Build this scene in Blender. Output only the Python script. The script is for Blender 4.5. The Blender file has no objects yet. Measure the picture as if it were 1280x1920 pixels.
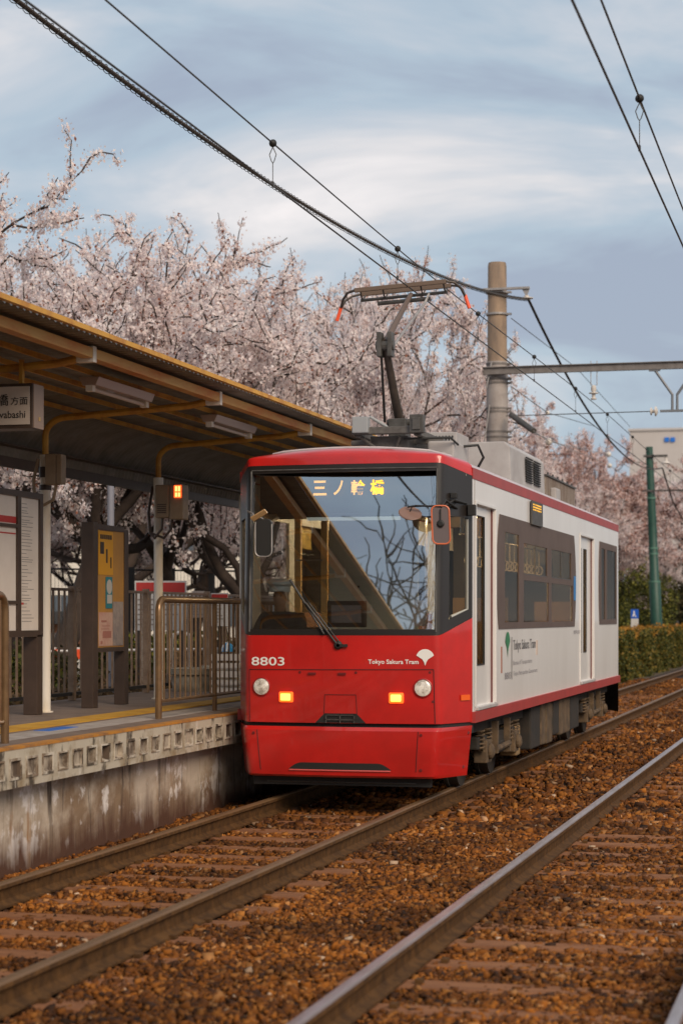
import bpy, bmesh, math, random
import numpy as np
from mathutils import Vector, Matrix
PI = math.pi
random.seed(7)
scene = bpy.context.scene
COL = scene.collection

# ------------------------------------------------------------------ camera
H0 = 1.652; TH = math.radians(14.43); FPX = 3700.0
cam_d = bpy.data.cameras.new('camera'); cam = bpy.data.objects.new('camera', cam_d); COL.objects.link(cam)
cam.location = (0, 0, H0); cam.rotation_euler = (PI/2, 0, TH)
cam_d.lens = 36*FPX/1920; cam_d.sensor_width = 36; cam_d.shift_y = 197/1920
cam_d.clip_end = 2000; cam_d.clip_start = 0.1
cam_d.dof.use_dof = True; cam_d.dof.focus_distance = 18.5; cam_d.dof.aperture_fstop = 2.6
scene.camera = cam
FW = Vector((-math.sin(TH), math.cos(TH), 0)); RT = Vector((math.cos(TH), math.sin(TH), 0)); UP = Vector((0, 0, 1))
def at(px, py, X=None, Y=None, D=None, Z=None):
    """a measured spot of the photograph turned into a point of the place (metres)"""
    r = FW + RT*((px-640)/FPX) + UP*((1157-py)/FPX)
    if X is not None: t = X/r.x
    elif Y is not None: t = Y/r.y
    elif D is not None: t = D
    else: t = (Z-H0)/r.z
    p = r*t; return Vector((p.x, p.y, p.z+H0))

# ------------------------------------------------------------------ world, sun, exposure
SUN_EL, SUN_AZ = math.radians(33), math.radians(138)   # azimuth measured clockwise from +Y
SKS, SKZ, SKL = 2.4, 9.0, (2.0, 8.7, 0.73)
w = bpy.data.worlds.new('World'); scene.world = w; w.use_nodes = True
nt = w.node_tree; N = nt.nodes; L = nt.links; N.clear()
out = N.new('ShaderNodeOutputWorld'); bg = N.new('ShaderNodeBackground'); L.new(bg.outputs[0], out.inputs[0])
sky = N.new('ShaderNodeTexSky'); sky.sky_type = 'NISHITA'; sky.sun_disc = False
sky.sun_elevation = SUN_EL; sky.sun_rotation = SUN_AZ; sky.air_density = 1.2; sky.dust_density = 2
tc = N.new('ShaderNodeTexCoord')
mp = N.new('ShaderNodeMapping'); mp.inputs['Scale'].default_value = (SKS, SKS, SKZ); mp.inputs['Location'].default_value = SKL
L.new(tc.outputs['Generated'], mp.inputs[0])
n1 = N.new('ShaderNodeTexNoise'); n1.inputs['Scale'].default_value = 1.35; n1.inputs['Detail'].default_value = 6; n1.inputs['Roughness'].default_value = .56; n1.inputs['Distortion'].default_value = .55
L.new(mp.outputs[0], n1.inputs['Vector'])
cr = N.new('ShaderNodeValToRGB'); e = cr.color_ramp.elements
e[0].position = .34; e[0].color = (2.35, 2.7, 3.4, 1)
e[1].position = .68; e[1].color = (6.2, 5.8, 5.7, 1)
q = cr.color_ramp.elements.new(.44); q.color = (2.9, 3.5, 4.1, 1)
q = cr.color_ramp.elements.new(.52); q.color = (3.7, 4.0, 4.4, 1)
q = cr.color_ramp.elements.new(.60); q.color = (5.0, 4.85, 4.9, 1)
L.new(n1.outputs['Fac'], cr.inputs[0])
mx = N.new('ShaderNodeMix'); mx.data_type = 'RGBA'; mx.inputs[0].default_value = .92
L.new(sky.outputs[0], mx.inputs[6]); L.new(cr.outputs[0], mx.inputs[7])
L.new(mx.outputs[2], bg.inputs[0]); bg.inputs[1].default_value = 0.112
sd = bpy.data.lights.new('sun', 'SUN'); sd.energy = 2.0; sd.angle = math.radians(30); sd.color = (1, .83, .64)
sun = bpy.data.objects.new('sun', sd); COL.objects.link(sun)
sdir = Vector((math.sin(SUN_AZ)*math.cos(SUN_EL), math.cos(SUN_AZ)*math.cos(SUN_EL), math.sin(SUN_EL)))
sun.rotation_euler = sdir.to_track_quat('Z', 'Y').to_euler()
scene.view_settings.view_transform = 'Standard'; scene.view_settings.look = 'None'
scene.view_settings.exposure = 0.48; scene.view_settings.gamma = 1
scene.cycles.use_denoising = True
scene.cycles.max_bounces = 8; scene.cycles.transparent_max_bounces = 16

# ------------------------------------------------------------------ materials
MATS = {}
def mat(name, c, rough=.6, metal=0, c2=None, scale=8, amt=.5, bump=0, bscale=None, stretch=(1, 1, 1), emit=None, coat=0, lo=.35, hi=.65, spec=None):
    if name in MATS: return MATS[name]
    m = bpy.data.materials.new(name); m.use_nodes = True; t = m.node_tree; b = t.nodes['Principled BSDF']
    b.inputs['Roughness'].default_value = rough; b.inputs['Metallic'].default_value = metal
    b.inputs['Base Color'].default_value = (*c, 1); b.inputs['Coat Weight'].default_value = coat
    if spec is not None: b.inputs['Specular IOR Level'].default_value = spec
    if c2 or bump:
        co = t.nodes.new('ShaderNodeTexCoord'); mpg = t.nodes.new('ShaderNodeMapping'); mpg.inputs['Scale'].default_value = stretch
        t.links.new(co.outputs['Object'], mpg.inputs[0])
    if c2:
        no = t.nodes.new('ShaderNodeTexNoise'); no.inputs['Scale'].default_value = scale; no.inputs['Detail'].default_value = 7; no.inputs['Roughness'].default_value = .62
        t.links.new(mpg.outputs[0], no.inputs['Vector'])
        mr = t.nodes.new('ShaderNodeMapRange'); mr.inputs[1].default_value = lo; mr.inputs[2].default_value = hi; mr.inputs[4].default_value = amt*2 if amt < .5 else 1
        t.links.new(no.outputs[0], mr.inputs[0])
        mi = t.nodes.new('ShaderNodeMix'); mi.data_type = 'RGBA'; mi.inputs[6].default_value = (*c, 1); mi.inputs[7].default_value = (*c2, 1)
        t.links.new(mr.outputs[0], mi.inputs[0]); t.links.new(mi.outputs[2], b.inputs['Base Color'])
    if bump:
        nb = t.nodes.new('ShaderNodeTexNoise'); nb.inputs['Scale'].default_value = bscale or scale*3; nb.inputs['Detail'].default_value = 5
        t.links.new(mpg.outputs[0], nb.inputs['Vector'])
        bu = t.nodes.new('ShaderNodeBump'); bu.inputs['Strength'].default_value = bump; bu.inputs['Distance'].default_value = .02
        t.links.new(nb.outputs[0], bu.inputs['Height']); t.links.new(bu.outputs[0], b.inputs['Normal'])
    if emit:
        b.inputs['Emission Color'].default_value = (*emit[0], 1); b.inputs['Emission Strength'].default_value = emit[1]
    MATS[name] = m; return m

def glass(name, tint, refl, rcol=(1, 1, 1), top=1.0):
    if name in MATS: return MATS[name]
    m = bpy.data.materials.new(name); m.use_nodes = True; t = m.node_tree; t.nodes.clear()
    o = t.nodes.new('ShaderNodeOutputMaterial'); tr = t.nodes.new('ShaderNodeBsdfTransparent'); tr.inputs[0].default_value = (*tint, 1)
    gl = t.nodes.new('ShaderNodeBsdfGlossy'); gl.inputs['Roughness'].default_value = .01; gl.inputs[0].default_value = (*rcol, 1)
    lw = t.nodes.new('ShaderNodeLayerWeight'); lw.inputs[0].default_value = .3
    mr = t.nodes.new('ShaderNodeMapRange'); mr.inputs[3].default_value = refl; mr.inputs[4].default_value = top
    mx = t.nodes.new('ShaderNodeMixShader'); t.links.new(lw.outputs['Fresnel'], mr.inputs[0]); t.links.new(mr.outputs[0], mx.inputs[0])
    t.links.new(tr.outputs[0], mx.inputs[1]); t.links.new(gl.outputs[0], mx.inputs[2]); t.links.new(mx.outputs[0], o.inputs[0])
    MATS[name] = m; return m

def island_mat(name, cols, rough=.8, trans=0, tcol=None):
    """colour picked per separate little piece (leaf, petal, stone)"""
    if name in MATS: return MATS[name]
    m = bpy.data.materials.new(name); m.use_nodes = True; t = m.node_tree; b = t.nodes['Principled BSDF']; b.inputs['Roughness'].default_value = rough
    b.inputs['Specular IOR Level'].default_value = .25
    g = t.nodes.new('ShaderNodeNewGeometry'); r = t.nodes.new('ShaderNodeValToRGB'); r.color_ramp.interpolation = 'LINEAR'
    el = r.color_ramp.elements
    el[0].position = cols[0][0]; el[0].color = (*cols[0][1], 1); el[1].position = cols[-1][0]; el[1].color = (*cols[-1][1], 1)
    for p, c in cols[1:-1]: x = el.new(p); x.color = (*c, 1)
    t.links.new(g.outputs['Random Per Island'], r.inputs[0]); t.links.new(r.outputs[0], b.inputs['Base Color'])
    if trans:
        o = t.nodes['Material Output']; ts = t.nodes.new('ShaderNodeBsdfTranslucent'); ms = t.nodes.new('ShaderNodeMixShader'); ms.inputs[0].default_value = trans
        t.links.new(r.outputs[0], ts.inputs[0]); t.links.new(b.outputs[0], ms.inputs[1]); t.links.new(ts.outputs[0], ms.inputs[2]); t.links.new(ms.outputs[0], o.inputs[0])
    MATS[name] = m; return m

M_red = mat('tram_red', (.57, .015, .012), .30, c2=(.40, .014, .011), scale=1.6, coat=.5, bump=.03, bscale=4)
M_redside = mat('tram_red_stripe', (.40, .045, .040), .45, c2=(.33, .04, .035), scale=5)
M_white = mat('tram_white', (.76, .735, .71), .35, c2=(.70, .67, .64), scale=1.6, coat=.25, stretch=(1, 1, .35), bump=.02, bscale=3)
M_roof = mat('tram_roof', (.55, .47, .48), .5, c2=(.44, .38, .38), scale=4)
M_black = mat('black_gloss', (.022, .018, .016), .3, coat=.08)
M_rubber = mat('black_rubber', (.018, .017, .016), .6)
M_greyp = mat('grey_equipment', (.44, .42, .41), .55, c2=(.34, .31, .30), scale=2.5)
M_dgrey = mat('dark_grey_steel', (.09, .085, .08), .5, c2=(.05, .045, .04), scale=10)
M_under = mat('underframe_dark', (.020, .018, .016), .8, c2=(.035, .025, .017), scale=9)
M_brownbox = mat('dusty_brown_box', (.15, .095, .05), .85, c2=(.06, .04, .024), scale=7, bump=.2)
M_rustbox = mat('rusty_box', (.30, .26, .22), .7, c2=(.12, .06, .025), scale=6, stretch=(1, 3, .4))
M_band = mat('window_band_brown', (.135, .100, .088), .6, c2=(.115, .085, .075), scale=3, spec=.2)
M_panframe = mat('pantograph_steel', (.085, .065, .052), .5, metal=.3, c2=(.05, .04, .035), scale=14)
M_redtip = mat('red_tip', (.85, .09, .02), .5)
M_lamp = mat('marker_lamp_lit', (1, .5, .1), .4, emit=((1, .40, .06), 2.4))
M_head = mat('headlight_glass', (.90, .86, .78), .2, c2=(.22, .17, .13), scale=16, coat=1, lo=.45, hi=.7)
M_chrome = mat('chrome', (.7, .68, .65), .15, metal=1)
M_orange = mat('orange_reflector', (.85, .12, .01), .4)
M_led = mat('amber_led', (1, .55, .05), .5, emit=((1, .50, .06), 1.3))
M_text = mat('white_lettering', (.80, .78, .75), .5)
M_cream = mat('saloon_cream', (.72, .50, .22), .6)
M_partition = mat('cab_partition', (.66, .70, .62), .6)
M_console = mat('console_dark', (.03, .03, .032), .5)
M_interior = mat('interior_dark', (.10, .095, .085), .7)
M_saloonlight = mat('saloon_light', (1, .9, .7), .5, emit=((1, .78, .45), 14))
G_wind = glass('windshield_glass', (.90, .90, .86), .47, (.86, .92, .98))
G_side = glass('tinted_side_glass', (.66, .60, .52), .03, (.90, .86, .82), .16)
G_clear = glass('lamp_glass', (.8, .8, .8), .1)
M_conc = mat('platform_concrete', (.40, .34, .26), .9, c2=(.10, .075, .05), scale=5.5, bump=.4, bscale=40, lo=.42, hi=.72)
M_rail = mat('rail_rust', (.12, .058, .020), .85, c2=(.055, .028, .012), scale=12, bump=.2, spec=.15)
M_yel = mat('canopy_yellow_paint', (.62, .32, .045), .55, c2=(.36, .12, .02), scale=5, lo=.45, hi=.75)
M_beam = mat('canopy_beam_paint', (.62, .34, .10), .6, c2=(.55, .15, .02), scale=2.2, lo=.40, hi=.66, stretch=(1, .6, 3))
M_roofsheet = mat('corrugated_sheet', (.25, .23, .20), .7, c2=(.17, .155, .13), scale=4)
M_col = mat('column_paint', (.80, .73, .64), .5, c2=(.62, .46, .26), scale=3, lo=.5, hi=.75, stretch=(1, 1, .4))
M_brownf = mat('brown_metal', (.075, .048, .035), .45, c2=(.055, .035, .026), scale=6)
M_fence = mat('fence_brown', (.32, .22, .15), .45, c2=(.22, .14, .09), scale=10)
M_tube = mat('railing_bronze', (.26, .155, .075), .28, metal=.55, c2=(.17, .10, .05), scale=8)
M_blackbase = mat('black_rail', (.02, .018, .018), .6)
M_cable = mat('cable_black', (.022, .018, .015), .7)
M_wire = mat('wire_dark', (.05, .045, .042), .5)
M_cpole = mat('concrete_pole', (.34, .24, .165), .85, c2=(.21, .155, .115), scale=3, bump=.15, bscale=30, stretch=(2, 2, .5))
M_clamp = mat('galvanised_steel', (.38, .36, .35), .45, metal=.3, c2=(.28, .26, .25), scale=12)
M_ibeam = mat('beam_steel', (.20, .18, .17), .6, c2=(.14, .12, .11), scale=8)
M_insul = mat('insulator_white', (.62, .57, .52), .3)
M_green = mat('green_pole_paint', (.016, .075, .052), .5, c2=(.012, .055, .04), scale=6)
M_bark = mat('cherry_bark', (.040, .027, .021), .9, c2=(.085, .058, .042), scale=5, bump=.6, bscale=22, lo=.45, hi=.8)
M_sleeper = mat('sleeper_wood', (.30, .14, .07), .95, c2=(.19, .085, .045), scale=5, bump=.3, stretch=(.6, 3, 1), spec=.08)
M_skin = mat('skin', (.45, .27, .19), .6)

# ------------------------------------------------------------------ mesh helpers
class MB:
    def __init__(s): s.v = []; s.f = []; s.m = []; s.cur = 0
    def add(s, vs, fs):
        n = len(s.v); s.v += [tuple(v) for v in vs]; s.f += [tuple(i+n for i in f) for f in fs]; s.m += [s.cur]*len(fs); return s
    def box(s, x0, x1, y0, y1, z0, z1):
        vs = [(x, y, z) for z in (z0, z1) for y in (y0, y1) for x in (x0, x1)]
        return s.add(vs, [(0, 2, 3, 1), (4, 5, 7, 6), (0, 1, 5, 4), (2, 6, 7, 3), (0, 4, 6, 2), (1, 3, 7, 5)])
    def frame_box(s, c, ex, ey, ez):
        c = Vector(c); vs = [c+ex*i+ey*j+ez*k for k in (-.5, .5) for j in (-.5, .5) for i in (-.5, .5)]
        return s.add(vs, [(0, 2, 3, 1), (4, 5, 7, 6), (0, 1, 5, 4), (2, 6, 7, 3), (0, 4, 6, 2), (1, 3, 7, 5)])
    def bar(s, a, b, wd, ht, up=(0, 0, 1)):
        a = Vector(a); b = Vector(b); d = b-a; side = d.cross(Vector(up)).normalized(); u = side.cross(d).normalized()
        return s.frame_box((a+b)/2, side*wd, d, u*ht)
    def tube(s, pts, r, n=8, cap=True):
        pts = [Vector(p) for p in pts]; rs = r if hasattr(r, '__len__') else [r]*len(pts)
        d0 = (pts[1]-pts[0]).normalized(); ref = Vector((0, 0, 1)) if abs(d0.z) < .9 else Vector((1, 0, 0))
        u = d0.cross(ref).normalized(); vs = []
        for i, p in enumerate(pts):
            d = (pts[min(i+1, len(pts)-1)]-pts[max(i-1, 0)]).normalized()
            u = (u-d*u.dot(d)).normalized(); v = d.cross(u)
            vs += [p+(u*math.cos(2*PI*k/n)+v*math.sin(2*PI*k/n))*rs[i] for k in range(n)]
        fs = [(i*n+k, i*n+(k+1) % n, (i+1)*n+(k+1) % n, (i+1)*n+k) for i in range(len(pts)-1) for k in range(n)]
        if cap: fs += [tuple(range(n))[::-1], tuple((len(pts)-1)*n+k for k in range(n))]
        return s.add(vs, fs)
    def lathe(s, c, prof, n=16, ax=(0, 0, 1)):
        """prof: list of (distance along axis, radius)"""
        ax = Vector(ax).normalized(); c = Vector(c); ref = Vector((0, 0, 1)) if abs(ax.z) < .9 else Vector((1, 0, 0))
        u = ax.cross(ref).normalized(); v = ax.cross(u); vs = []
        for h, r in prof: vs += [c+ax*h+(u*math.cos(2*PI*k/n)+v*math.sin(2*PI*k/n))*max(r, 1e-4) for k in range(n)]
        fs = [(i*n+k, i*n+(k+1) % n, (i+1)*n+(k+1) % n, (i+1)*n+k) for i in range(len(prof)-1) for k in range(n)]
        fs += [tuple(range(n))[::-1], tuple((len(prof)-1)*n+k for k in range(n))]
        return s.add(vs, fs)
    def poly(s, pts, ext):
        """flat outline pushed along ext"""
        pts = [Vector(p) for p in pts]; ext = Vector(ext); n = len(pts)
        return s.add(pts+[p+ext for p in pts], [tuple(range(n))[::-1], tuple(range(n, 2*n))]+[(i, (i+1) % n, n+(i+1) % n, n+i) for i in range(n)])
    def grid(s, fn, us, vs, holes=()):
        n = len(us); pts = [fn(u, v) for v in vs for u in us]; fs = []
        for j in range(len(vs)-1):
            for i in range(n-1):
                cu = (us[i]+us[i+1])/2; cv = (vs[j]+vs[j+1])/2
                if any(h[0] < cu < h[1] and h[2] < cv < h[3] for h in holes): continue
                fs.append((j*n+i, j*n+i+1, (j+1)*n+i+1, (j+1)*n+i))
        return s.add(pts, fs)

OFF = {}
def tag(o, label=None, cat=None, group=None, kind=None):
    if label: o['label'] = label
    if cat: o['category'] = cat
    if group: o['group'] = group
    if kind: o['kind'] = kind
    return o
def empty(name, loc, label, cat, group=None):
    o = bpy.data.objects.new(name, None); COL.objects.link(o); o.location = loc; OFF[o] = Vector(loc); o.empty_display_size = .2
    return tag(o, label, cat, group)
def obj(name, mb, m, parent=None, smooth=False, bevel=0, solid=0, center=False, merge=False, local=False):
    vs = np.array(mb.v, dtype=float).reshape(-1, 3)
    if parent is not None: off = OFF[parent]
    elif local: off = Vector((0, 0, 0))
    else: off = Vector(((vs[:, 0].min()+vs[:, 0].max())/2, (vs[:, 1].min()+vs[:, 1].max())/2, vs[:, 2].min()))
    me = bpy.data.meshes.new(name); me.from_pydata((vs-np.array(off)).tolist(), [], mb.f)
    for mm in (m if isinstance(m, (list, tuple)) else [m]): me.materials.append(mm)
    if any(mb.m): me.polygons.foreach_set('material_index', mb.m)
    if bevel or solid or merge:
        bm = bmesh.new(); bm.from_mesh(me)
        if merge or solid: bmesh.ops.remove_doubles(bm, verts=bm.verts, dist=1e-5)
        if solid:
            bmesh.ops.recalc_face_normals(bm, faces=bm.faces)
            bmesh.ops.solidify(bm, geom=bm.faces[:], thickness=solid)
        if bevel:
            es = [e for e in bm.edges if len(e.link_faces) == 2 and e.calc_face_angle(0) > .6]
            bmesh.ops.bevel(bm, geom=es, offset=bevel, segments=2, affect='EDGES', profile=.6, clamp_overlap=True)
        bm.to_mesh(me); bm.free()
    if smooth:
        me.polygons.foreach_set('use_smooth', [True]*len(me.polygons))
        try: me.set_sharp_from_angle(angle=math.radians(38))
        except Exception: pass
    me.update()
    o = bpy.data.objects.new(name, me); COL.objects.link(o)
    if parent is not None: o.parent = parent
    else: o.location = off
    OFF[o] = Vector(off); return o
def thing(name, mb, m, label, cat, group=None, **k): return tag(obj(name, mb, m, **k), label, cat, group)
def setting(name, mb, m, **k): return tag(obj(name, mb, m, **k), kind='structure')
def mesh_np(name, V, F, m, parent=None, loc=None, smooth=False):
    V = np.asarray(V, np.float32); F = np.asarray(F, np.int32); k = F.shape[1]
    me = bpy.data.meshes.new(name); me.vertices.add(len(V)); me.vertices.foreach_set('co', V.ravel())
    me.loops.add(F.size); me.loops.foreach_set('vertex_index', F.ravel()); me.polygons.add(len(F))
    me.polygons.foreach_set('loop_start', np.arange(len(F), dtype=np.int32)*k)
    if smooth: me.polygons.foreach_set('use_smooth', np.ones(len(F), bool))
    me.materials.append(m); me.update(calc_edges=True); me.validate()
    o = bpy.data.objects.new(name, me); COL.objects.link(o)
    if parent is not None: o.parent = parent
    if loc is not None: o.location = loc
    OFF[o] = Vector(loc or (0, 0, 0)); return o
def clone(root, delta, label=None):
    r = root.copy(); COL.objects.link(r); r.location = Vector(root.location)+Vector(delta)
    if label: r['label'] = label
    for ch in root.children:
        c = ch.copy(); COL.objects.link(c); c.parent = r
        for g in ch.children: d = g.copy(); COL.objects.link(d); d.parent = c
    return r
def text(name, body, m, parent, org, ux, uz, w=None, h=.1, bold=0, align='L', ext=.002, spacing=1):
    """real lettering: origin org (bottom of the baseline), running along ux, standing along uz"""
    c = bpy.data.curves.new('lettering', 'FONT'); c.body = body; c.offset = bold; c.space_character = spacing; c.resolution_u = 3; c.extrude = 0
    t = bpy.data.objects.new('lettering', c); COL.objects.link(t)
    me = bpy.data.meshes.new_from_object(t.evaluated_get(bpy.context.evaluated_depsgraph_get()))
    bpy.data.objects.remove(t); v = np.array([x.co[:] for x in me.vertices])
    x0, x1, y0, y1 = v[:, 0].min(), v[:, 0].max(), v[:, 1].min(), v[:, 1].max()
    sy = h/(y1-y0); sx = (w/(x1-x0)) if w else sy
    ux = Vector(ux).normalized(); uz = Vector(uz).normalized(); nn = ux.cross(uz)
    ox = 0 if align == 'L' else -(x1-x0)*sx/2
    mb = MB(); mb.add([Vector(org)+ux*((a-x0)*sx+ox)+uz*((b-y0)*sy)+nn*ext for a, b, _ in v], [tuple(p.vertices) for p in me.polygons])
    bpy.data.meshes.remove(me); return obj(name, mb, m, parent)
def lin(a, b, n): return [a+(b-a)*i/(n-1) for i in range(n)]
def uniq(*ls):
    s = sorted(x for l in ls for x in l); o = [s[0]]
    for x in s:
        if x-o[-1] > 1e-4: o.append(x)
    return o

# ================================================================== GROUND, BALLAST, RAILS
RAILS = [-5.11, -3.735, -2.19, -.70]
M_soil = mat('ballast_bed', (.05, .024, .012), .95, c2=(.025, .014, .009), scale=9, bump=.8, bscale=60)
M_park = mat('park_soil', (.13, .075, .045), .95, c2=(.06, .06, .03), scale=2, bump=.5, bscale=20)
g = MB(); g.grid(lambda x, y: (x, y, -.24), lin(-400, 300, 8), lin(-200, 900, 12)); setting('ground', g, M_park)
g = MB(); g.grid(lambda x, y: (x, y, -.20+.010*math.sin(x*3.1+y*.7)*math.sin(y*1.9)), lin(-5.95, 3.0, 60), lin(-6, 140, 400)); setting('ballast_bed', g, M_soil, smooth=True)

def rail_profile():
    return [(-.033, -.012), (-.025, -.001), (-.012, 0), (.012, 0), (.025, -.001), (.033, -.012), (.033, -.034), (.010, -.048), (.008, -.060), (.008, -.112), (.020, -.126), (.061, -.138), (.061, -.150),
            (-.061, -.150), (-.061, -.138), (-.020, -.126), (-.008, -.112), (-.008, -.060), (-.010, -.048), (-.033, -.034)]
M_shine = mat('rail_head_polished', (.42, .36, .37), .32, metal=.55, c2=(.30, .24, .22), scale=4, stretch=(4, .5, 1))
M_head2 = mat('rail_head_dull', (.17, .095, .042), .55, metal=0, c2=(.13, .07, .03), scale=4, stretch=(4, .5, 1))
RL = ['rust brown rail beside the platform wall, outer rail of the tram\'s track', 'rust brown rail that runs out under the tram\'s front corner',
      'rail with polished silver head, inner rail of the empty track', 'polished rail of the empty track cut by the photo\'s bottom corner']
for i, x in enumerate(RAILS):
    mb = MB(); P = rail_profile(); ys = [-6, 0, 5, 8, 12, 20, 40, 80, 140]; n = len(P)
    mb.add([(x+a, y, b) for y in ys for a, b in P], [])
    mb.f = []; mb.m = []
    for j in range(len(ys)-1):
        for k in range(n):
            mb.f.append((j*n+k, j*n+(k+1) % n, (j+1)*n+(k+1) % n, (j+1)*n+k)); mb.m.append(1 if k in (0, 1, 2, 3, 4) else 0)
    mb.f += [tuple(range(n)), tuple((len(ys)-1)*n+k for k in range(n))]; mb.m += [0, 0]
    thing('rail', mb, [M_rail, M_shine if i > 1 else M_head2], RL[i], 'rail', 'rails of the two tracks', smooth=True)

# sleepers: one of each kind, then copies
SG = 'wooden sleepers under the rails'
def sleeper(x, y):
    s = empty('sleeper', (x, y, -.29), 'timber sleeper of the tram\'s track showing between the ballast stones', 'sleeper', SG)
    mb = MB(); mb.box(x-1.0, x+1.0, y-.105, y+.105, -.29, -.1515); obj('timber', mb, M_sleeper, s, bevel=.012)
    for rx in (-.6875, .7075 if False else .6875):
        for sd_ in (-1, 1):
            mb = MB(); mb.box(x+rx+sd_*.085-.018, x+rx+sd_*.085+.018, y-.03, y+.03, -.150, -.128); obj('rail_clip', mb, M_rail, s)
    return s
s0 = sleeper(-4.4225, 8.0); tag(s0, kind=None)
k = 0
for i in range(1, 64):
    y = 8.0+i*.62
    if y < 47: clone(s0, (random.uniform(-.02, .02), i*.62, random.uniform(-.006, .004)))
for i in range(0, 74):
    y = 5.2+i*.62
    clone(s0, (-1.445+4.4225+random.uniform(-.02, .02), y-8.0, random.uniform(-.01, .0)), 'timber sleeper of the empty track half buried in brown ballast')

# ballast stones
def stones(n, x0, x1, yfun, seed, smin, smax, z0, skip):
    rg = np.random.default_rng(seed)
    ico = bmesh.new(); bmesh.ops.create_cube(ico, size=1.5); bmesh.ops.triangulate(ico, faces=ico.faces[:]); bv = np.array([v.co[:] for v in ico.verts]); bf = np.array([[v.index for v in f.verts] for f in ico.faces]); ico.free()
    X = rg.uniform(x0, x1, n); Y = yfun(rg.uniform(0, 1, n)); keep = np.ones(n, bool)
    for r in RAILS: keep &= ~(np.abs(X-r) < .062)
    for a, b, off, pr_ in skip: keep &= ~((X > a) & (X < b) & (np.abs((Y-off) % .62-.31) > .31-.085) & (rg.uniform(0, 1, n) < pr_*(.75+.25*np.sin(Y*1.3+X*2))))
    X = X[keep]; Y = Y[keep]; n = len(X)
    s = (smin+(smax-smin)*rg.uniform(0, 1, (n, 1, 1))**1.6)*rg.uniform(.55, 1.35, (n, 1, 3))*np.array([1, 1, .72]); V = bv[None]*(1+rg.uniform(-.55, .40, (n, len(bv), 1)))*s
    a = rg.uniform(0, 6.28, n); c, sn = np.cos(a), np.sin(a); t = rg.uniform(-.9, .9, n); ct, st = np.cos(t), np.sin(t)
    R = np.zeros((n, 3, 3)); R[:, 0, 0] = c; R[:, 0, 1] = -sn*ct; R[:, 0, 2] = sn*st; R[:, 1, 0] = sn; R[:, 1, 1] = c*ct; R[:, 1, 2] = -c*st; R[:, 2, 1] = st; R[:, 2, 2] = ct
    V = np.einsum('nij,nkj->nki', R, V); V[:, :, 0] += X[:, None]; V[:, :, 1] += Y[:, None]
    V[:, :, 2] += (z0+rg.uniform(-.02, .018, n)+.010*np.sin(X*2.3)*np.sin(Y*1.1))[:, None]
    F = (bf[None]+(np.arange(n)*len(bv))[:, None, None]).reshape(-1, 3); return V.reshape(-1, 3), F
skips = [(-5.43, -3.42, 8.0, .97), (-2.45, -.44, 5.2, .38)]
V1, F1 = stones(190000, -5.72, .9, lambda u: 6.0+11*u**1.15, 3, .008, .027, -.176, skips)
V2, F2 = stones(85000, -6.0, 1.4, lambda u: 16.5+42*u**1.4, 4, .016, .044, -.170, skips)
M_stone = island_mat('ballast_stone', [(0, (.035, .017, .010)), (.12, (.085, .034, .014)), (.45, (.165, .062, .020)), (.75, (.25, .095, .028)), (.93, (.31, .135, .045)), (.988, (.36, .19, .09)), (1, (.52, .40, .30))], .85)
t = M_stone.node_tree; b_ = t.nodes['Principled BSDF']; src = b_.inputs['Base Color'].links[0].from_socket     # oily and fresh patches of the bed
co = t.nodes.new('ShaderNodeTexCoord'); no = t.nodes.new('ShaderNodeTexNoise'); no.inputs['Scale'].default_value = 1.1; no.inputs['Detail'].default_value = 4; t.links.new(co.outputs['Object'], no.inputs[0])
mr = t.nodes.new('ShaderNodeMapRange'); mr.inputs[1].default_value = .38; mr.inputs[2].default_value = .64; mr.inputs[3].default_value = .48; mr.inputs[4].default_value = 1.30; t.links.new(no.outputs[0], mr.inputs[0])
hs = t.nodes.new('ShaderNodeHueSaturation'); hs.inputs['Saturation'].default_value = 1.08; t.links.new(src, hs.inputs['Color']); t.links.new(mr.outputs[0], hs.inputs['Value']); t.links.new(hs.outputs[0], b_.inputs['Base Color'])
tag(mesh_np('ballast_stones', np.vstack([V1, V2]), np.vstack([F1, F2+len(V1)]), M_stone), kind='stuff')

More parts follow.
